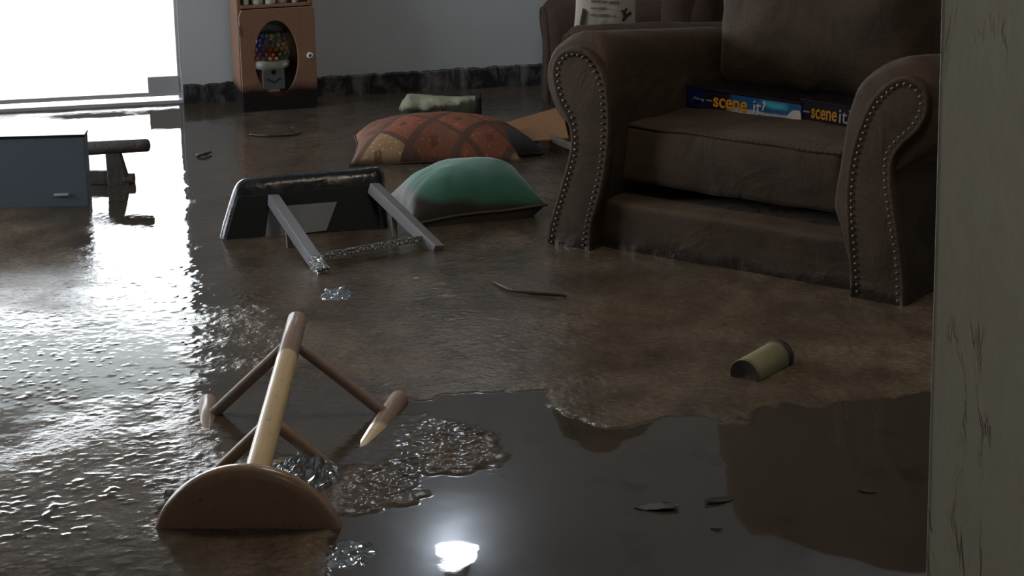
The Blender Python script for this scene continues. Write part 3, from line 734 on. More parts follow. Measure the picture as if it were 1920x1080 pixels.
def float_pillow(pl, pr, ydepth_off, W, T, z, mat, seed, label, name='throw_pillow', tilt=(0, 0, 0), L=None, seam_mat=None, group=None, pinch=0.10, yaw=0.0):
    a, b = P(*pl), P(*pr); c = (a+b)/2; Lr = L or (b-a).length
    t = empty(name, (c.x, c.y+ydepth_off, 0), (0, 0, math.atan2(b.y-a.y, b.x-a.x)+yaw))
    p = pillow('pillow_cover', Lr, W, T, mat, t, 40, pinch, seed); p.location = (0, 0, z); p.rotation_euler = tilt
    s = seam('piping', Lr, W, seam_mat or mat, t, pinch, seed, 0.004, n=40); s.location = (0, 0, z); s.rotation_euler = tilt
    setp(t, label, 'pillow', group); return t
M_KIL = kilim(); M_SEAMD = simple('dark brown piping', (0.05, 0.028, 0.02), 0.8)
float_pillow((645, 312), (990, 305), 0.15, 0.31, 0.215, 0.018, M_KIL, 11, 'rust red patchwork pillow floating behind the overturned black stool', tilt=(R(6), R(0), 0), seam_mat=M_SEAMD, L=0.53, pinch=0.07)
def greenmat():
    m = NT('green velvet half soaked in mud'); n = m.noise(6, 4)
    c = m.mix(n, (0.035, 0.145, 0.105), (0.060, 0.215, 0.155))
    # muddy lower side and left end, ragged
    X = m.xyz(m.co()); nn = m.noise(8, 4)
    h = m.math('ADD', m.math('MULTIPLY', X[2], 1.0), m.math('MULTIPLY', X[0], 0.16)); h = m.math('ADD', h, m.math('MULTIPLY', m.math('SUBTRACT', nn, 0.5), 0.05))
    f = m.ramp(m.math('ADD', m.math('MULTIPLY', h, 22), -0.35, clamp=True), [(0.1, 1.0), (0.6, 0.0)])
    c = m.mix(f, c, m.mix(m.noise(22, 4), (0.026, 0.022, 0.019), (0.060, 0.050, 0.040)))
    return m.fin(c, m.mix(f, (0.8,)*3, (0.7,)*3), m.bump(m.noise(200, 2), 0.0007), Sheen_Weight=0.35)
M_GREEN = greenmat(); M_SEAMG = simple('grey muddy piping', (0.10, 0.085, 0.07), 0.7)
float_pillow((735, 428), (1005, 405), 0.10, 0.27, 0.23, 0.035, M_GREEN, 23, 'green velvet pillow with muddy underside floating beside the brown armchair', tilt=(R(4), R(-4), 0), seam_mat=M_SEAMG, L=0.385, pinch=0.10)
M_DGREY = simple('dark charcoal soaked cloth', (0.030, 0.028, 0.030), 0.75, 0.3, 8)
float_pillow((925, 306), (990, 298), 0.12, 0.20, 0.11, 0.016, M_DGREY, 31, 'dark grey pillow sticking out past the right end of the rust red pillow', L=0.13, tilt=(R(3), R(4), 0))

# pale mud streaked foam block behind the pillows
def foam():
    a, b = P(748, 222), P(900, 222); L = (b-a).length
    m = NT('pale green foam with mud'); z = m.xyz(m.co())[2]; n = m.noise(28, 5)
    x = m.xyz(m.co())[0]
    h = m.math('ADD', m.math('SUBTRACT', z, m.math('MULTIPLY', x, 0.12)), m.math('MULTIPLY', m.math('SUBTRACT', n, 0.5), 0.05))
    f = m.ramp(m.math('ADD', m.math('MULTIPLY', h, 40), -1.2, clamp=True), [(0.2, 1.0), (0.7, 0.0)])
    mat = m.fin(m.mix(f, m.mix(n, (0.30, 0.32, 0.20), (0.46, 0.47, 0.34)), (0.045, 0.045, 0.025)), 0.8, m.bump(n, 0.006))
    t = empty('foam_block', ((a.x+b.x)/2, a.y+0.06, 0.0), (0, 0, 0))
    bm = bmesh.new(); secs = 30; seg = 20; rings = []
    for i in range(secs+1):
        u = i/secs; x = -L/2+L*u; base = 0.040 + (0.012*math.exp(-((u-0.15)/0.12)**2)); e = min(1, (min(u, 1-u)*9+0.001))**0.45 if u < 0.5 else min(1, ((1-u)*30+0.35))
        row = []
        for k in range(seg):
            th = 2*math.pi*k/seg; c_, s_ = math.cos(th), math.sin(th); q = (abs(c_)**4+abs(s_)**4)**-0.25
            v = Vector((x, c_*q*0.055*e, 0.018+s_*q*base*e)); v += noise.noise_vector(v*26)*0.008*(1.5-u); row.append(bm.verts.new(v))
        rings.append(row)
    for p, q in zip(rings, rings[1:]):
        for k in range(seg): bm.faces.new((p[k], p[(k+1) % seg], q[(k+1) % seg], q[k]))
    bm.faces.new(rings[0][::-1]); bm.faces.new(rings[-1])
    from_bm('foam_core', bm, mat, t, smooth=True)
    e = boxo('end_cap', L/2-0.016, L/2+0.004, -0.055, 0.055, -0.03, 0.064, M_DARK, t, 0.006)
    e['label'] = 'black end band'
    setp(t, 'pale green mud-stained foam block floating by the back wall', 'foam block')
foam()

# orange drawer box and stick by the armchair's left foot
def drawer():
    a = P(985, 262); b = P(1066, 250)
    t = empty('wooden_box', (a.x, a.y, 0), (0, R(-3), 0))
    q = lambda px, py, y: PD(px, py, y)
    # slanted front board seen face on
    def board(name, p4, th, mat):
        p4 = [Vector(p) for p in p4]; nrm = (p4[1]-p4[0]).cross(p4[3]-p4[0]).normalized()*th; bm = bmesh.new()
        A = [bm.verts.new(p) for p in p4]; B = [bm.verts.new(p+nrm) for p in p4]
        bm.faces.new(A); bm.faces.new(B[::-1])
        for i in range(4): bm.faces.new((A[i], B[i], B[(i+1) % 4], A[(i+1) % 4]))
        o = from_bm(name, bm, mat, t, bevel=0.002); bpy.context.view_layer.update(); o.matrix_parent_inverse = t.matrix_world.inverted(); return o
    y0 = 6.45
    board('bottom_board', [q(925, 240, 6.85), q(990, 268, 6.45), q(1068, 262, 6.42), q(1055, 203, 6.72)], 0.008, M_ORANGE)
    board('side_board', [q(986, 262, 6.44), q(1025, 252, 6.50), q(1026, 262, 6.50), q(990, 275, 6.44)], 0.012, M_ORANGE)
    board('end_board', [q(1020, 251, 6.50), q(1078, 274, 6.25), q(1078, 286, 6.25), q(1022, 262, 6.50)], 0.014, M_BARK)
    setp(t, 'orange varnished wooden box part tipped in the water left of the armchair', 'box')
drawer()

# ------------------------------------------------------------------ oval-door cabinet
def cabinet():
    A = P(455, 210); W, D = 0.262, 0.16; ps = R(17)
    t = empty('display_cabinet', (A.x, A.y, FL), (0, 0, ps)); H = 1.15; z_ = lambda z: z-FL
    bm = bmesh.new()
    for x0, x1, y0, y1, z0, z1 in ((0, 0.014, 0.014, D, 0, H), (W-0.014, W, 0.014, D, 0, H), (0, W, D-0.008, D, 0, H), (0, W, 0.002, D, H-0.014, H), (0.014, W-0.014, 0.014, D-0.008, z_(-0.02), z_(-0.008)), (0.014, W-0.014, 0.004, D-0.008, z_(0.352), z_(0.362)), (0.014, W-0.014, 0.014, D-0.008, 0.86, 0.872), (0, W, 0.002, 0.016, 0, z_(-0.01))): box(bm, x0, x1, y0, y1, z0, z1)
    from_bm('carcass', bm, M_CAB, t, bevel=0.0015)
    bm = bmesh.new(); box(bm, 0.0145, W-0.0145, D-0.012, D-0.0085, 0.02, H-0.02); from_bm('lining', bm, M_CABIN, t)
    # door with an oval opening
    z0, z1 = z_(-0.008), z_(0.350); cx, cz, ra, rb = 0.123, z_(0.180), 0.076, 0.130
    bm = bmesh.new(); N = 64; F = []
    dr_ = boxpts = []
    for y in (-0.016, 0.0):
        inn, out = [], []
        for i in range(N):
            a = 2*math.pi*i/N; c_, s_ = math.cos(a), math.sin(a)
            inn.append(bm.verts.new((cx+ra*c_, y, cz+rb*s_)))
            k = min(((W-0.001-cx) if c_ > 0 else (cx-0.001))/max(abs(c_), 1e-6), ((z1-cz) if s_ > 0 else (cz-z0))/max(abs(s_), 1e-6)); out.append(bm.verts.new((cx+k*c_, y, cz+k*s_)))
        F.append((inn, out))
    for i in range(N):
        j = (i+1) % N
        (a, b), (c, d) = F
        bm.faces.new((a[i], a[j], b[j], b[i])); bm.faces.new((c[i], d[i], d[j], c[j])); bm.faces.new((a[i], c[i], c[j], a[j])); bm.faces.new((b[i], b[j], d[j], d[i]))
    door = from_bm('door', bm, M_CAB, t, bevel=0.001)
    bm = bmesh.new(); vs = [bm.verts.new((cx+(ra+0.003)*math.cos(2*math.pi*i/N), -0.004, cz+(rb+0.003)*math.sin(2*math.pi*i/N))) for i in range(N)]; bm.faces.new(vs)
    r = bmesh.ops.extrude_face_region(bm, geom=bm.faces[:]); bmesh.ops.translate(bm, vec=(0, 0.002, 0), verts=[v for v in r['geom'] if isinstance(v, bmesh.types.BMVert)])
    from_bm('oval_glass', bm, M_GLASS2, door)
    k = lathe('knob', [(0, 0), (0.004, 0), (0.004, 0.008), (0.0095, 0.011), (0.0115, 0.017), (0.0095, 0.022), (0.004, 0.0245), (0.004, 0.023), (0, 0.023)], M_WHITE, door, 24); k.rotation_euler = (R(90), 0, 0); k.location = (W-0.026, -0.016, z_(0.186)); k['label'] = 'round white knob'
    s = lathe('knob_screw', [(0, 0), (0.0035, 0), (0.003, 0.002), (0, 0.0022)], M_BLACKP, door, 12); s.rotation_euler = (R(90), 0, 0); s.location = (W-0.026, -0.039, z_(0.186))
    boxo('hinge', -0.004, 0.003, -0.019, -0.012, z_(0.262), z_(0.300), M_STEEL, door, 0.001)
    setp(t, 'narrow brown wooden cabinet with oval glass door and white knob against back wall', 'cabinet')
    mt = Matrix.Translation((A.x, A.y, FL)) @ Matrix.Rotation(ps, 4, 'Z')
    # toy gumball machine inside
    g = empty('gumball_machine', mt @ Vector((0.115, 0.062, z_(-0.008))), (0, 0, ps)); zz = lambda z: z+0.008
    red = simple('red enamel', (0.40, 0.07, 0.05), 0.35); gr = simple('grey blue plate', (0.38, 0.44, 0.52), 0.4); cr = simple('cream plastic', (0.82, 0.86, 0.74), 0.35)
    lathe('base', [(0, 0), (0.058, 0), (0.058, 0.02), (0.050, 0.035), (0.046, zz(0.125)), (0.05, zz(0.138)), (0, zz(0.138))], red, g, 8, False).rotation_euler = (0, 0, R(22.5))
    lathe('collar', [(0, zz(0.138)), (0.060, zz(0.138)), (0.066, zz(0.146)), (0.066, zz(0.160)), (0.058, zz(0.168)), (0, zz(0.168))], cr, g, 40)
    boxo('coin_plate', -0.038, 0.038, -0.056, -0.044, zz(0.070), zz(0.140), gr, g, 0.003)
    c = lathe('coin_knob', [(0, 0), (0.008, 0), (0.008, 0.004), (0, 0.004)], M_BLACKP, g, 20); c.rotation_euler = (R(90), 0, 0); c.location = (0, -0.056, zz(0.130))
    boxo('chute_flap', -0.019, 0.019, -0.060, -0.055, zz(0.062), zz(0.070), M_WHITE, g, 0.001)
    # curved illegible script badge
    bm = bmesh.new()
    for i in range(9):
        x = -0.022+0.0055*i; z = zz(0.098)+0.003*math.cos(i*0.8)+((i-4)**2)*0.0003; box(bm, x-0.002, x+0.0024, -0.0572, -0.0562, z-0.004, z+0.003+0.002*(i % 2))
    from_bm('script_badge', bm, simple('dark blue script', (0.06, 0.08, 0.12), 0.5), g)
    gl = lathe('globe', [(0.055, zz(0.168)), (0.070, zz(0.190)), (0.076, zz(0.215)), (0.072, zz(0.245)), (0.056, zz(0.270)), (0.03, zz(0.284)), (0, zz(0.288))], M_GLASS2, g, 32)
    cols = [(0.50, 0.07, 0.035), (0.62, 0.16, 0.05), (0.07, 0.11, 0.38), (0.60, 0.47, 0.15), (0.62, 0.58, 0.45), (0.08, 0.22, 0.13), (0.20, 0.16, 0.08)]
    ms = []
    for i, c_ in enumerate(cols):
        bm = bmesh.new(); bmesh.ops.create_uvsphere(bm, u_segments=12, v_segments=8, radius=0.0088); me = bpy.data.meshes.new('gumball'); bm.to_mesh(me); bm.free()
        me.materials.append(simple('gumball colour', c_, 0.25, 0.05)); [setattr(p, 'use_smooth', True) for p in me.polygons]; ms.append(me)
    rr = random.Random(4); cnt = 0
    for lay in range(6):
        z = zz(0.178)+lay*0.0145; Rr = (0.060, 0.064, 0.064, 0.060, 0.050, 0.034)[lay]
        for i in range(9 if lay < 4 else 6):
            a = R(180)+math.pi*(i+0.5*(lay % 2))/9 if lay < 4 else R(195)+R(150)*(i+0.2)/6
            x, y = Rr*math.cos(a), Rr*math.sin(a)
            if lay >= 4 and x > 0.03: continue
            if x < -0.015: ci = 2 if lay >= 2 else rr.choice([0, 0, 2])
            elif x < 0.015: ci = rr.choice([0, 1, 1, 3]) if lay < 3 else rr.choice([3, 6])
            else: ci = rr.choice([3, 4, 5]) if lay > 1 else rr.choice([5, 5, 3, 4])
            o = bpy.data.objects.new('gumball', ms[ci]); COL.objects.link(o); o.parent = g; o.location = (x, y, z); cnt += 1
    setp(g, 'small red toy gumball machine behind the oval glass of the cabinet', 'gumball machine')
    # little jars on the open shelf
    jm = [simple('milky jar', (0.62, 0.64, 0.60), 0.3), simple('pale green jar', (0.45, 0.58, 0.50), 0.3), simple('white jar', (0.72, 0.72, 0.70), 0.3), simple('pinkish jar', (0.50, 0.42, 0.40), 0.3), simple('cream jar', (0.60, 0.56, 0.48), 0.3)]
    lab = ['slim milky white jar leftmost on the open cabinet shelf', 'wide pale grey jar second from left on the open cabinet shelf', 'pale green jar in the middle of the open cabinet shelf', 'pinkish white jar fourth from left on the open cabinet shelf', 'small cream jar rightmost on the open cabinet shelf']
    for i, (px, r_) in enumerate(((455, 0.010), (478, 0.020), (501, 0.018), (524, 0.019), (548, 0.011))):
        x = 0.020+(px-447)/139*W*0.97
        o = empty('jar', mt @ Vector((x, 0.03+0.01*(i % 2), z_(0.362))), (0, 0, 0))
        lathe('jar_body', [(0, 0), (r_*0.92, 0), (r_, 0.004), (r_, 0.055), (r_*0.7, 0.065), (r_*0.7, 0.07), (0, 0.07)], jm[(i, 0, 1, 3, 4)[i]] if i else jm[2], o, 24)
        lathe('lid', [(0, 0.07), (r_*0.75, 0.07), (r_*0.75, 0.082), (0, 0.082)], M_BLACKP, o, 24)
        setp(o, lab[i], 'jar', 'jars on the cabinet shelf')
cabinet()

# ------------------------------------------------------------------ round-seated wooden stool lying on its side
def wooden_stool():
    C = Vector((-0.430, 3.50, -0.056)); FC = Vector((-0.426, 4.085, -0.002))
    c0 = (P(292, 1003)+P(645, 992))/2; C.x = c0.x-0.006; C.y = c0.y+0.015
    ax = (FC-C).normalized()
    up = (Vector((0, 0, 1))-ax*ax.z).normalized(); sd = ax.cross(up).normalized()*-1
    if sd.x < 0: sd = -sd
    t = empty('wooden_stool', C)
    m = Matrix((sd, ax, up)).transposed().to_4x4(); m.translation = C; t.matrix_world = m      # local: x right, y along legs, z up
    m_seat = stoolmat('varnished birch seat', (0.24, 0.150, 0.092), (0.32, 0.205, 0.125), None, 0.28)
    m_leg = stoolmat('varnished birch leg', (0.60, 0.44, 0.23), (0.74, 0.58, 0.34), 3.925)
    m_rung = stoolmat('muddy birch rung', (0.24, 0.155, 0.09), (0.33, 0.22, 0.13), 3.9, 0.45)
    m_rungf = stoolmat('mud brown rung', (0.13, 0.080, 0.055), (0.19, 0.12, 0.085), 3.6, 0.6)
    o = lathe('seat', [(0, -0.0005), (0.10, 0.0), (0.150, 0.0), (0.165, 0.003), (0.1705, 0.010), (0.1705, 0.022), (0.166, 0.029), (0.15, 0.031), (0, 0.031)], m_seat, t, 96)
    o.rotation_euler = (R(-90), 0, 0)
    L = (FC-C).length; legs = []
    for k in range(4):
        a = R(90*k+1); d = Vector((math.cos(a), 0, math.sin(a)))
        p0 = d*0.085+Vector((0, 0.03, 0)); p1 = d*(0.177 if k == 1 else 0.196)+Vector((0, L+0.02, 0)); legs.append((p0, p1))
        tubeo('leg', p0, p1, 0.0235, m_leg, t, 0.0195, 0.5, 14)
    top = legs[1]
    def at(l, f): return l[0]+(l[1]-l[0])*f
    for k in range(4):
        j = (k+1) % 4
        tubeo('rung', at(legs[k], 0.86), at(legs[j], 0.86), 0.0115, m_rungf, t)
        tubeo('rung', at(legs[k], 0.42), at(legs[j], 0.42), 0.0115, m_rung, t)
    setp(t, 'round-seated pale wooden stool lying on its side in the foreground water', 'stool')
    return legs
wooden_stool()

# ------------------------------------------------------------------ tipped black stool with grey legs
def black_stool():
    BL, BR = P(405, 452), P(735, 430)
    e = (BR-BL); W = e.length; yaw = math.atan2(e.y, e.x)
    t = empty('upholstered_stool', (BL.x, BL.y, 0), (R(0), 0, 0))
    # local: x along the seat, y away from the legs (seat thickness), z up the tilted face
    ex = Vector((math.cos(yaw), math.sin(yaw), 0.0)); legd = Vector((0.165, -0.33, -0.125)).normalized()
    up = Vector((-math.sin(yaw)*0.36, math.cos(yaw)*0.36, 1)).normalized()
    ey = up.cross(ex).normalized()
    if ey.y < 0: ey = -ey
    m = Matrix((ex, ey, up)).transposed().to_4x4(); m.translation = BL; t.matrix_world = m
    inv = m.inverted()
    def hit(px, py, off=0.0):        # sight line onto the face plane
        d = ray(px, py); k = (BL+ey*off-CP).dot(ey)/d.dot(ey); return inv @ (CP+d*k)
    tl, tr = hit(440, 332), hit(722, 306); H = (tl.z+tr.z)/2
    print('stool face', tl, tr, W)
    # cushion: outline box with rounded far corner
    s = softbox('seat_cushion', tr.x-0.008, 0.085, H+0.22, 0.030, M_VINYL, t, n=22, wob=0.004, seed=2)
    s.location = ((tr.x+0.008)/2, 0.052, (H-0.22)/2)
    sh = 0.0
    for v in s.data.vertices:       # slanting left edge
        zz = v.co.z+s.location.z; fl = 1-(v.co.x+s.location.x)/tr.x
        v.co.x += (tl.x)*(zz/H)*fl; v.co.z += (tr.z-tl.z)*(0.5-fl)*max(0, zz/H)
    # dust cover on the underside, with a paper tag
    zt = H-0.052; sl = tl.x/H
    u = inplane([(0.022-0.18*sl, -0.18), (tr.x-0.030, -0.18), (tr.x-0.030, zt+(tr.z-tl.z)*0.5), (0.022+zt*sl, zt-(tr.z-tl.z)*0.5)], 0.014, 'dust_cover', M_UNDER, t, 0.003); u.location = (0, 0.004, 0)
    q = [hit(505, 388), hit(632, 378), hit(612, 432), hit(497, 446)]
    bm = bmesh.new(); A = [bm.verts.new((p.x, 0.0008, p.z)) for p in q]; B = [bm.verts.new((p.x, 0.0030, p.z)) for p in q]
    bm.faces.new(A); bm.faces.new(B[::-1]); [bm.faces.new((A[i], B[i], B[(i+1) % 4], A[(i+1) % 4])) for i in range(4)]
    k = from_bm('paper_tag', bm, M_PATCH, t); k['label'] = 'pale grey paper tag'
    # legs
    a1, a2 = hit(512, 374), hit(700, 352)
    w1 = P(606, 512, 0.004); w2 = P(822, 470, 0.0)
    b1, b2 = inv @ w1, inv @ w2
    L1 = beam('leg', a1, b1, 0.030, 0.030, (0, 0, 1), M_GREYMETAL, t)
    L2 = beam('leg', a2, b2, 0.030, 0.030, (0, 0, 1), M_GREYMETAL, t)
    down = Vector((0, 0, -0.22))
    for a, b in ((a1, b1), (a2, b2)):
        beam('leg', a+down, b+down, 0.030, 0.030, (0, 0, 1), M_GREYMETAL, t)
        m_ = a+(b-a)*0.30; beam('side_rail', m_+Vector((0, 0, -0.012)), m_+down, 0.018, 0.014, (1, 0, 0), M_GREYMETAL, t)
    f = 0.80
    p, q_ = a1+(b1-a1)*f, a2+(b2-a2)*0.80
    beam('stretcher', p, q_, 0.014, 0.016, (0, 0, 1), M_WETMETAL, t)
    beam('leg_tip', a1+(b1-a1)*0.84, a1+(b1-a1)*1.005, 0.0315, 0.0315, (0, 0, 1), M_WETMETAL, t)['label'] = 'wet leg end with glints in its colour'
    setp(t, 'tipped stool with black vinyl seat and square grey legs lying half under water', 'stool')
black_stool()

# ------------------------------------------------------------------ dark slab and broken chair by the door
def left_things():
    a = P(165, 388); y = a.y
    t = empty('floating_cabinet', (a.x-0.30, y, 0), (0, 0, R(3)))
    H = PD(165, 256, y).z
    b = boxo('panel', -0.42, 0.30, 0, 0.07, -0.16, H, M_SLAB, t, 0.003)
    # moulded lid edge
    boxo('edge_strip', -0.422, 0.302, -0.002, 0.072, H-0.004, H+0.003, M_BLACKP, t, 0.001)
    l0 = PD(100, 367, y); x = l0.x-t.location.x
    k = boxo('sticker', x, x+0.040, -0.006, -0.0012, l0.z-0.0025, l0.z+0.0035, M_LABEL, t, 0.0005); k['label'] = 'short white sticker strip'
    for v in k.data.vertices: pass
    setp(t, 'dark blue-grey cabinet floating on its side by the glass door', 'cabinet')
    t2 = empty('broken_chair', (P(215, 345).x, P(215, 345).y, 0))
    y = t2.location.y; L = lambda px, py, yy=y: PD(px, py, yy)-t2.location
    tubeo('rail', L(150, 279), L(282, 272), 0.0205, M_BARK, t2, 0.019, 0.5)
    pts = [L(198, 284), L(226, 286), L(236, 318), L(246, 350), L(240, 400), L(200, 400), L(203, 340)]
    bm = bmesh.new(); A = [bm.verts.new(p+Vector((0, -0.012, 0))) for p in pts]; B = [bm.verts.new(p+Vector((0, 0.02, 0))) for p in pts]
    bm.faces.new(A); bm.faces.new(B[::-1]); n = len(A); [bm.faces.new((A[i], B[i], B[(i+1) % n], A[(i+1) % n])) for i in range(n)]
    from_bm('leg', bm, M_BARK, t2, bevel=0.004)
    tubeo('foot_knob', L(232, 336)+Vector((0, 0.003, 0)), L(252, 336)+Vector((0, 0.003, 0)), 0.017, M_BARK, t2)
    beam('lower_rail', L(150, 332), L(212, 332), 0.02, 0.04, (0, 0, 1), M_BARK, t2)
    setp(t2, 'broken wooden chair frame with round rail floating right of the dark cabinet', 'chair')
left_things()

# ------------------------------------------------------------------ small floating things
def can():
    a = P(1392, 703, 0.012); b = P(1462, 668, 0.012)
    d = (b-a); d.z = 0.006; L = 0.098; d.normalize(); c = (a+b)/2
    t = empty('cardboard_tube', c); t.matrix_world = Matrix.Translation(c) @ d.to_track_quat('Z', 'Y').to_matrix().to_4x4()
    r = 0.0335; L = (b-a).length*0.9
    lathe('tube_wall', [(r, -L/2), (r*1.01, -L/2+0.003), (r, 0), (r*1.0, L/2), (r*0.9, L/2), (r*0.88, 0), (r*0.9, -L/2), (r, -L/2)], M_TUBE, t, 40)
    lathe('rim', [(r*0.92, L/2-0.012), (r*1.05, L/2-0.010), (r*1.06, L/2+0.006), (r*0.95, L/2+0.008), (r*0.92, L/2-0.012)], M_TUBEIN, t, 40)
    lathe('end_disc', [(0, -L/2+0.004), (r*0.97, -L/2-0.002), (r*1.02, -L/2+0.006), (0, -L/2+0.012)], M_TUBEIN, t, 40, False)
    setp(t, 'small olive green cardboard tube floating below the armchair', 'tube')
can()
def scrap(px, py, s, label, mat, seed, name='paper_scrap', cat='paper scrap', lift=0.006, pts=None, tilt=0.3):
    p = P(px, py, lift); bm = bmesh.new(); rr = random.Random(seed)
    pts = pts or [(rr.uniform(0.7, 1.1)*s*math.cos(a), rr.uniform(0.7, 1.1)*s*math.sin(a)) for a in (0.2, 1.5, 3.0, 4.4)]
    n = 5; P0 = [bm.verts.new((x, y, 0.0)) for x, y in pts]; f = bm.faces.new(P0)
    bmesh.ops.subdivide_edges(bm, edges=bm.edges, cuts=3, use_grid_fill=True)
    for v in bm.verts: v.co.z += noise.noise(v.co*60+Vector((seed, 0, 0)))*s*(0.07 if mat.name == 'soaked brown leaf' else 0.4)
    r = bmesh.ops.extrude_face_region(bm, geom=bm.faces[:]); bmesh.ops.translate(bm, vec=(0, 0, 0.0012), verts=[v for v in r['geom'] if isinstance(v, bmesh.types.BMVert)])
    o = from_bm(name, bm, mat); o.location = p; o.rotation_euler = (tilt, 0.1, seed); return setp(o, label, cat)
scrap(780, 522, 0.009, 'tiny white square scrap floating in front of the black stool', M_PAPER, 3)
scrap(622, 882, 0.016, 'white pointed paper scrap beside the wooden stool rung', M_PAPER, 5, pts=[(-0.02, -0.006), (0.024, 0.004), (0.004, 0.012), (-0.018, 0.008)])
scrap(298, 945, 0.012, 'pale plastic sliver at the left rim of the wooden stool seat', M_PAPER, 8, name='plastic_sliver', cat='scrap', pts=[(-0.016, 0.004), (-0.010, 0.010), (0.016, -0.004), (0.010, -0.010)])
scrap(318, 925, 0.014, 'dark brown leaf behind the left rim of the wooden stool seat', M_TWIG, 12, name='leaf', cat='leaf')
scrap(555, 243, 0.020, 'pale brown leaf floating in front of the oval-door cabinet', M_BARK, 14, name='leaf', cat='leaf', lift=0.01)
def leafpts(s, e=0.45): return [(s*math.cos(a)*(1 if math.cos(a) < 0 else 1.25), s*e*math.sin(a)) for a in [k*math.pi/7 for k in range(14)]]
M_LEAF = simple('soaked brown leaf', (0.030, 0.024, 0.017), 0.45, 0.35, 60)
for px, py, sz, yaw, lb in ((1235, 950, 0.036, 3, 'largest dark soaked leaf in the smooth water at lower right'), (1345, 938, 0.026, 13, 'dark soaked leaf just right of the largest leaf in the smooth water'),
                            (1345, 990, 0.010, 9, 'tiny dark leaf crumb below the two soaked leaves in smooth water'), (1622, 920, 0.016, 6, 'small dark leaf near the foot of the wall end at right')):
    scrap(px, py, sz, lb, M_LEAF, yaw, name='leaf', cat='leaf', lift=0.0025, pts=leafpts(sz), tilt=0.02)
def twig(pxs, r, label):
    pts = [P(x, y, 0.004+h) for x, y, h in pxs]; o0 = pts[0].copy(); sm = catmull([tuple(p-o0) for p in pts], 5)
    bm = bmesh.new(); rings = []; N = len(sm)
    for i, p in enumerate(sm):
        p = Vector(p); d = (Vector(sm[min(i+1, N-1)])-Vector(sm[max(i-1, 0)])).normalized(); u = d.cross(Vector((0, 0, 1))).normalized(); v = d.cross(u); rr = r*(0.45+0.7*math.sin(math.pi*(i+1)/(N+1)))*(1+0.3*noise.noise(p*70))
        rings.append([bm.verts.new(p+(u*math.cos(k*math.pi/4)+v*math.sin(k*math.pi/4))*rr) for k in range(8)])
    for p, q in zip(rings, rings[1:]):
        for k in range(8): bm.faces.new((p[k], p[(k+1) % 8], q[(k+1) % 8], q[k]))
    bm.faces.new(rings[0][::-1]); bm.faces.new(rings[-1]); o = from_bm('twig', bm, M_TWIG, smooth=True); o.location = o0; setp(o, label, 'twig')
twig([(925, 528, 0), (955, 542, 0.003), (1000, 549, 0.003), (1050, 552, 0.004), (1062, 556, 0.0)], 0.0045, 'dark wet twig floating left of the brown armchair base')
twig([(368, 292, 0), (382, 289, 0.004), (396, 285, 0.003)], 0.005, 'short dark twig at the edge of the bright door reflection')
twig([(468, 252, 0), (500, 254, 0.002), (550, 252, 0.002), (566, 247, 0.004)], 0.004, 'thin twig floating in front of the oval-door cabinet')

def plastic(px, py, L, W, H, label, seed, n=34):
    c = P(px, py, 0.0); bm = bmesh.new(); g = {}
    for i in range(n+1):
        for j in range(n+1):
            s, q = -1+2*i/n, -1+2*j/n; rad = math.hypot(s, q)
            x = s*L/2*math.sqrt(max(0, 1-q*q/2)); y = q*W/2*math.sqrt(max(0, 1-s*s/2))
            v = Vector((x, y, 0)); k = Vector((x, y, seed*0.1))
            cre = abs(noise.noise(k*38))*0.9 + abs(noise.noise(k*85))*0.45
            env = max(0, 1-max(abs(s), abs(q))**2)
            v.z = 0.002+H*(env**0.6)*(0.25+1.5*cre) - 0.004*(1-env); v.x += noise.noise(k*45+Vector((5, 0, 0)))*0.008; v.y += noise.noise(k*45+Vector((0, 7, 0)))*0.008
            g[i, j] = bm.verts.new(v)
    for i in range(n):
        for j in range(n): bm.faces.new((g[i, j], g[i+1, j], g[i+1, j+1], g[i, j+1]))
    o = from_bm('plastic_wrap', bm, M_PLASTIC, smooth=False); o.location = c
    so = o.modifiers.new('s', 'SOLIDIFY'); so.thickness = 0.0006
    setp(o, label, 'plastic wrap'); return o
plastic(575, 895, 0.13, 0.16, 0.030, 'crumpled clear plastic wrap behind the wooden stool seat', 1)
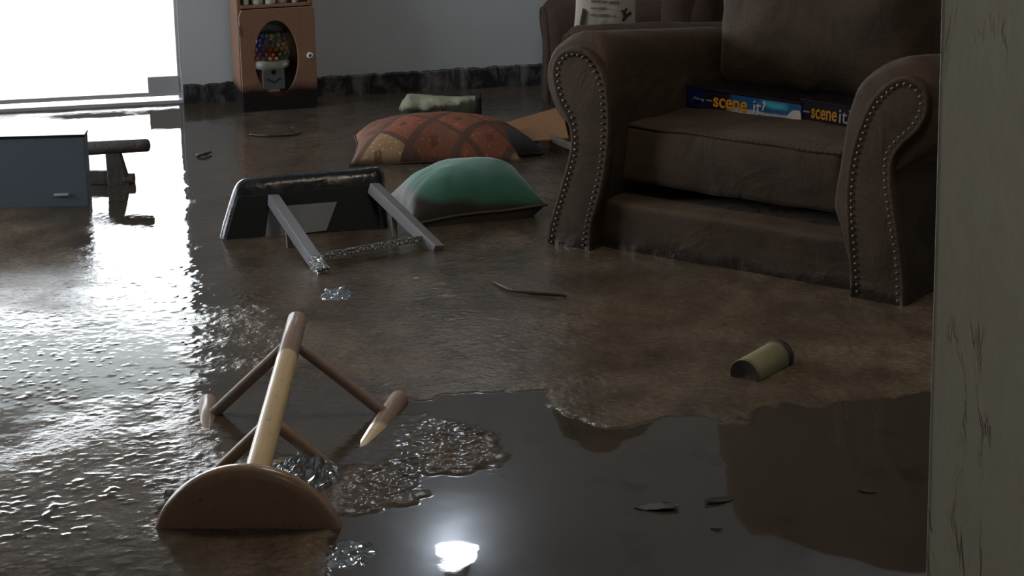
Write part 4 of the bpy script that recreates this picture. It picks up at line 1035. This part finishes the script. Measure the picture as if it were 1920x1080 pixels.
plastic(632, 552, 0.085, 0.14, 0.008, 'flat clear plastic wrap floating in front of the grey leg tip', 2)
plastic(655, 1040, 0.09, 0.13, 0.007, 'clear plastic wrap drifting right of the wooden stool seat', 3)

# ------------------------------------------------------------------ wall lamp that mirrors in the smooth water
def wall_lamp():
    pr = P(858, 1046); d = (pr-CP); d.z = -d.z; d.normalize()
    # follow the mirrored sight line to just before the back wall
    s = (wall(pr.x)-0.11-pr.y)/d.y; c = pr+d*s
    for _ in range(3): s = (wall(c.x)-0.11-pr.y)/d.y; c = pr+d*s
    print('lamp at', c)
    yw = wall(c.x)
    t = empty('wall_lamp', (c.x, yw, c.z), (0, 0, 0))
    m = NT('glowing lamp glass'); e = m.fin((0.9, 0.9, 0.9), 0.4); m.val(m.b.inputs['Emission Color'], (0.85, 0.90, 1.0, 1)); m.val(m.b.inputs['Emission Strength'], 22.0)
    sh = lathe('lamp_shade', [(0, -0.052), (0.050, -0.050), (0.074, -0.036), (0.080, -0.012), (0.066, 0.012), (0.045, 0.035), (0.020, 0.050), (0, 0.052)], m.m, t, 40); sh.location = (0, -0.11, 0)
    lathe('lamp_cap', [(0, 0.05), (0.018, 0.05), (0.014, 0.068), (0, 0.07)], M_STEEL, t, 20).location = (0, -0.11, 0)
    tubeo('bracket', (0, -0.002, 0.10), (0, -0.11, 0.066), 0.006, M_STEEL, t)
    p = lathe('wall_plate', [(0, 0), (0.045, 0), (0.045, 0.012), (0, 0.014)], M_STEEL, t, 30); p.rotation_euler = (R(90), 0, 0); p.location = (0, 0.001, 0.10)
    setp(t, 'small glowing glass wall lamp seen only as a bright mirror image in the water', 'lamp')
wall_lamp()
# fixtures of the ceiling lamp and of the added near fill
for loc, lb in (((0.1, 4.1, CE), 'flat round ceiling lamp above the middle of the flooded room'), ((0.75, 0.45, CE), 'flat round fixture added for the fill light over the near part of the room')):
    cl = empty('ceiling_fixture', loc); lathe('housing', [(0, 0), (0.37, 0), (0.37, -0.03), (0.35, -0.04), (0, -0.04)], M_WHITE, cl, 40)
    setp(cl, lb, 'lamp')
